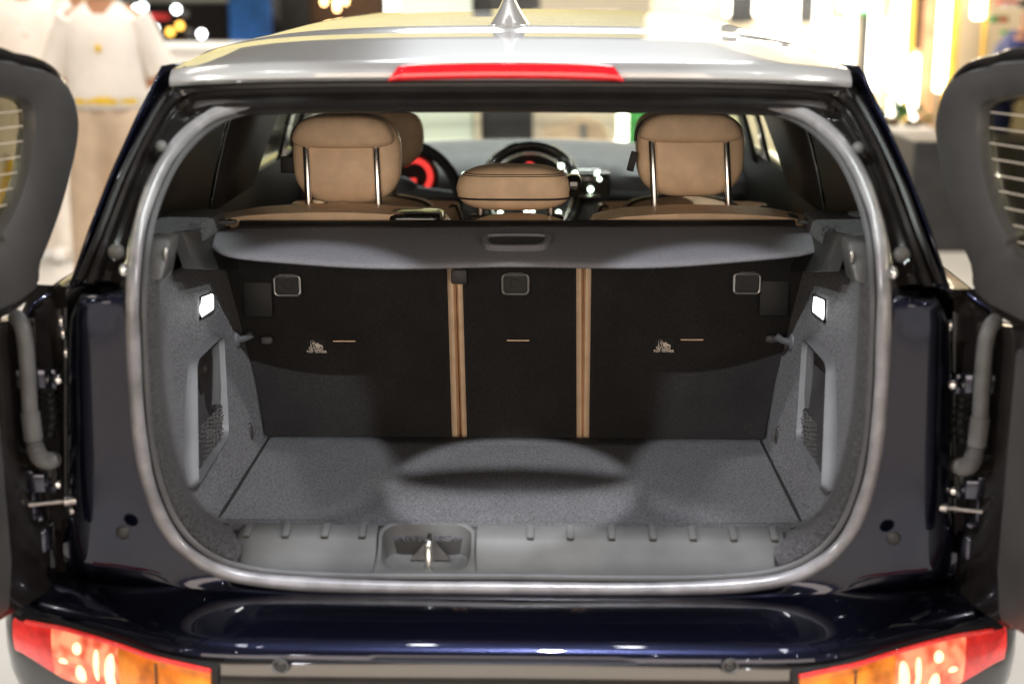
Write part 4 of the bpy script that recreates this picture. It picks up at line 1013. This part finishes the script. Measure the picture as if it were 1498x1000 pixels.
# ================================================================ people
def person(label,loc,rz,height,top_m,leg_m,hair_m,belt=None,lean=0,seed=1,hair_long=False,arms='back'):
    k=height/1.70; p=thing('person',label,'person',loc)
    Rm=Matrix.Translation(Vector(loc))@Matrix.Rotation(rz,4,'Z')
    def T(q):
        q=Vector(q)*k
        if lean and q.z>.95*k:
            d=q-Vector((0,0,.95*k)); d=Matrix.Rotation(lean,3,'X')@d; q=Vector((0,0,.95*k))+d
        return Rm@q
    J={'pel':((0,0,.95),.125),'sp':((0,.0,1.10),.115),'ch':((0,.01,1.28),.125),'nk0':((0,.0,1.42),.060),'nk':((0,-.01,1.48),.052),'jaw':((0,-.035,1.53),.062),'hd':((0,-.02,1.61),.085),'tp':((0,-.01,1.66),.062)}
    E=[('pel','sp'),('sp','ch'),('ch','nk0'),('nk0','nk'),('nk','jaw'),('jaw','hd'),('hd','tp')]
    for sd,s in (('l',-1),('r',1)):
        el=(s*.27,.06,1.11) if arms=='back' else (s*.25,-.04,1.11)
        wr=(s*.08,.17,.98) if arms=='back' else (s*.20,-.22,1.05)
        hnd=(s*.01,.18,.95) if arms=='back' else (s*.15,-.30,1.06)
        J.update({'sh'+sd:((s*.175,0,1.385),.055),'el'+sd:(el,.042),'wr'+sd:(wr,.028),'hn'+sd:(hnd,.032),'hp'+sd:((s*.09,0,.88),.09),'kn'+sd:((s*.10,-.01,.48),.058),'an'+sd:((s*.10,.02,.09),.040),'to'+sd:((s*.11,-.15,.035),.033)})
        E+=[('nk0','sh'+sd),('sh'+sd,'el'+sd),('el'+sd,'wr'+sd),('wr'+sd,'hn'+sd),('pel','hp'+sd),('hp'+sd,'kn'+sd),('kn'+sd,'an'+sd),('an'+sd,'to'+sd)]
        hv=Vector(hnd); dr=(hv-Vector(wr)).normalized()
        for f in range(5):
            ln=(.045,.07,.075,.07,.055)[f]; side=Vector((0,0,1)) 
            b0=hv+dr*.02+side*(f-2)*.014
            tip=b0+dr*ln*.55+Vector((0,-.01,0)); t2=tip+dr*ln*.35+Vector((0,-.02 if arms!='back' else .015,-.005))
            J['f%s%d'%(sd,f)]=(tuple(tip),.010); J['g%s%d'%(sd,f)]=(tuple(t2),.008); E+=[('hn'+sd,'f%s%d'%(sd,f)),('f%s%d'%(sd,f),'g%s%d'%(sd,f))]
    names=list(J); idx={n:i for i,n in enumerate(names)}
    me=bpy.data.meshes.new('person_body'); me.from_pydata([tuple(T(J[n][0])) for n in names],[(idx[a],idx[b]) for a,b in E],[])
    o=bpy.data.objects.new('body',me); COL.objects.link(o)
    md=o.modifiers.new('skin','SKIN'); md.use_smooth_shade=True
    for n in names:
        r_=J[n][1]*k; sv=me.skin_vertices[0].data[idx[n]]; sv.radius=(r_,r_); sv.use_root=(n=='pel')
    o.modifiers.new('sub','SUBSURF').render_levels=2; me.materials.append(M['skin']); setparent(o,p)
    # face
    for s in (-1,1):
        finish('eye',G().ell(T((s*.032,-.100,1.605)),(.012*k,.008*k,.007*k),nu=12,nv=8),'eye_white',p)
        finish('ear',G().ell(T((s*.083,-.01,1.60)),(.010*k,.02*k,.03*k),nu=12,nv=8),'skin',p)
    finish('nose',G().ell(T((0,-.112,1.578)),(.012*k,.018*k,.022*k),nu=12,nv=8),'skin',p)
    finish('mouth',G().ell(T((0,-.100,1.535)),(.022*k,.006*k,.006*k),nu=12,nv=8),'pink_wood',p)
    hg=G()
    rows=[]
    for i in range(13):
        th=-.5+(math.pi/2+.5)*i/12; row=[]
        for j in range(24):
            ph=2*math.pi*j/24; front=max(0,-math.sin(ph)); t2=th if th>.45*front+.15*front else .60*front
            row.append(T((.098*math.cos(t2)*math.cos(ph),-.002+.112*math.cos(t2)*math.sin(ph)+.01,1.625+.098*math.sin(t2))))
        rows.append(row)
    hg.grid(rows,cu=True)
    if hair_long:
        for s in (-1,1):
            hg.tube([T((s*.075,.02,1.64)),T((s*.098,-.01,1.55)),T((s*.10,-.04,1.44)),T((s*.095,-.075,1.32))],[.035*k,.042*k,.04*k,.018*k],10)
        hg.tube([T((0,.07,1.64)),T((0,.10,1.5)),T((0,.12,1.34))],[.07*k,.085*k,.05*k],12)
    finish('hair',hg,hair_m,p)
    # blouse
    def ellp(z,a,b,cy=0,n=28,wr=0,ph=0): return [T((a*math.cos(t)*(1+wr*math.sin(5*t+ph)),cy+b*math.sin(t)*(1+wr*math.sin(7*t+ph)),z)) for t in [2*math.pi*i/n for i in range(n)]]
    def neck(z,a,b,dp): return [T((a*math.cos(t),b*math.sin(t)-(dp*.25 if math.sin(t)<-.3 else 0),z-dp*max(0,-math.sin(t))**4)) for t in [2*math.pi*i/28 for i in range(28)]]
    loops=[ellp(.93,.185,.145,wr=.03,ph=seed),ellp(1.0,.200,.150,wr=.03,ph=seed+1),ellp(1.10,.190,.145,wr=.02,ph=seed+2),ellp(1.22,.190,.145,wr=.015,ph=1),ellp(1.33,.200,.140),ellp(1.40,.175,.11),neck(1.435,.118,.090,.04),neck(1.462,.082,.076,.085)]
    bl_=finish('blouse',G().loft(loops,cap=False),top_m,p,solid=.004)
    for s in (-1,1):
        sd=J['el'+('l' if s<0 else 'r')][0]
        A=Vector((s*.15,0,1.385)); B=Vector(sd)
        path=[T(A.lerp(B,t)) for t in (0,.25,.5,.75,.98)]
        finish('sleeve',G().tube(path,[.085*k,.088*k,.086*k,.086*k,.090*k],16),top_m,bl_)
    finish('button',G().ell(T((0,-.152,1.235)),(.018*k,.006*k,.020*k),nu=12,nv=8),'cloth_yellow' if belt else top_m,bl_)
    # trousers
    def pe(z,a,b,pin):
        out=[]
        for i in range(40):
            t=2*math.pi*i/40; c_=math.cos(t); pn=1-pin*math.exp(-(c_/.28)**2)
            out.append(T((a*c_*(1+.02*math.sin(9*t+z*7)),b*math.sin(t)*pn*(1+.03*math.sin(11*t+z*5)),z)))
        return out
    finish('trousers',G().loft([pe(.07,.235,.135,.86),pe(.30,.232,.130,.84),pe(.50,.226,.132,.78),pe(.66,.218,.138,.60),pe(.78,.208,.145,.30),pe(.88,.195,.145,.08),pe(.95,.178,.138,0),pe(1.0,.155,.125,0)],cap=False),leg_m,p)
    for s in (-1,1):
        finish('shoe',G().ell(T((s*.11,-.06,.045)),(.048*k,.13*k,.045*k),e=.8),'white',p)
    if belt: finish('belt',G().grid([ellp(.955,.192,.152),ellp(.975,.196,.156),ellp(.995,.192,.152)],cu=True),belt,p)
    return p
pz=V(160,60,5.2)
person('person in cream short sleeved blouse, yellow belt and wide beige trousers, hands behind back',(V(158,140,5.2).x,5.2,0),R(4),1.70,'cloth_white','cloth_beige','hair_dark',belt='cloth_yellow',seed=2)
person('person in loose white jacket and pale trousers left of the yellow belted person',(V(38,60,5.9).x,5.9,0),R(20),1.78,'cloth_white','cloth_white','hair_dark',seed=5,arms='front')
person('person with long blond hair and white top standing behind the other two',(V(112,30,7.6).x,7.6,0),R(0),1.60,'cloth_white','cloth_beige','hair_blond',seed=8,hair_long=True)
person('dark haired person in navy clothes leaning toward the product shelf',(V(1462,60,7.2).x,7.2,0),R(70),1.50,'navy','navy','hair_dark',lean=R(18),seed=11,arms='front')
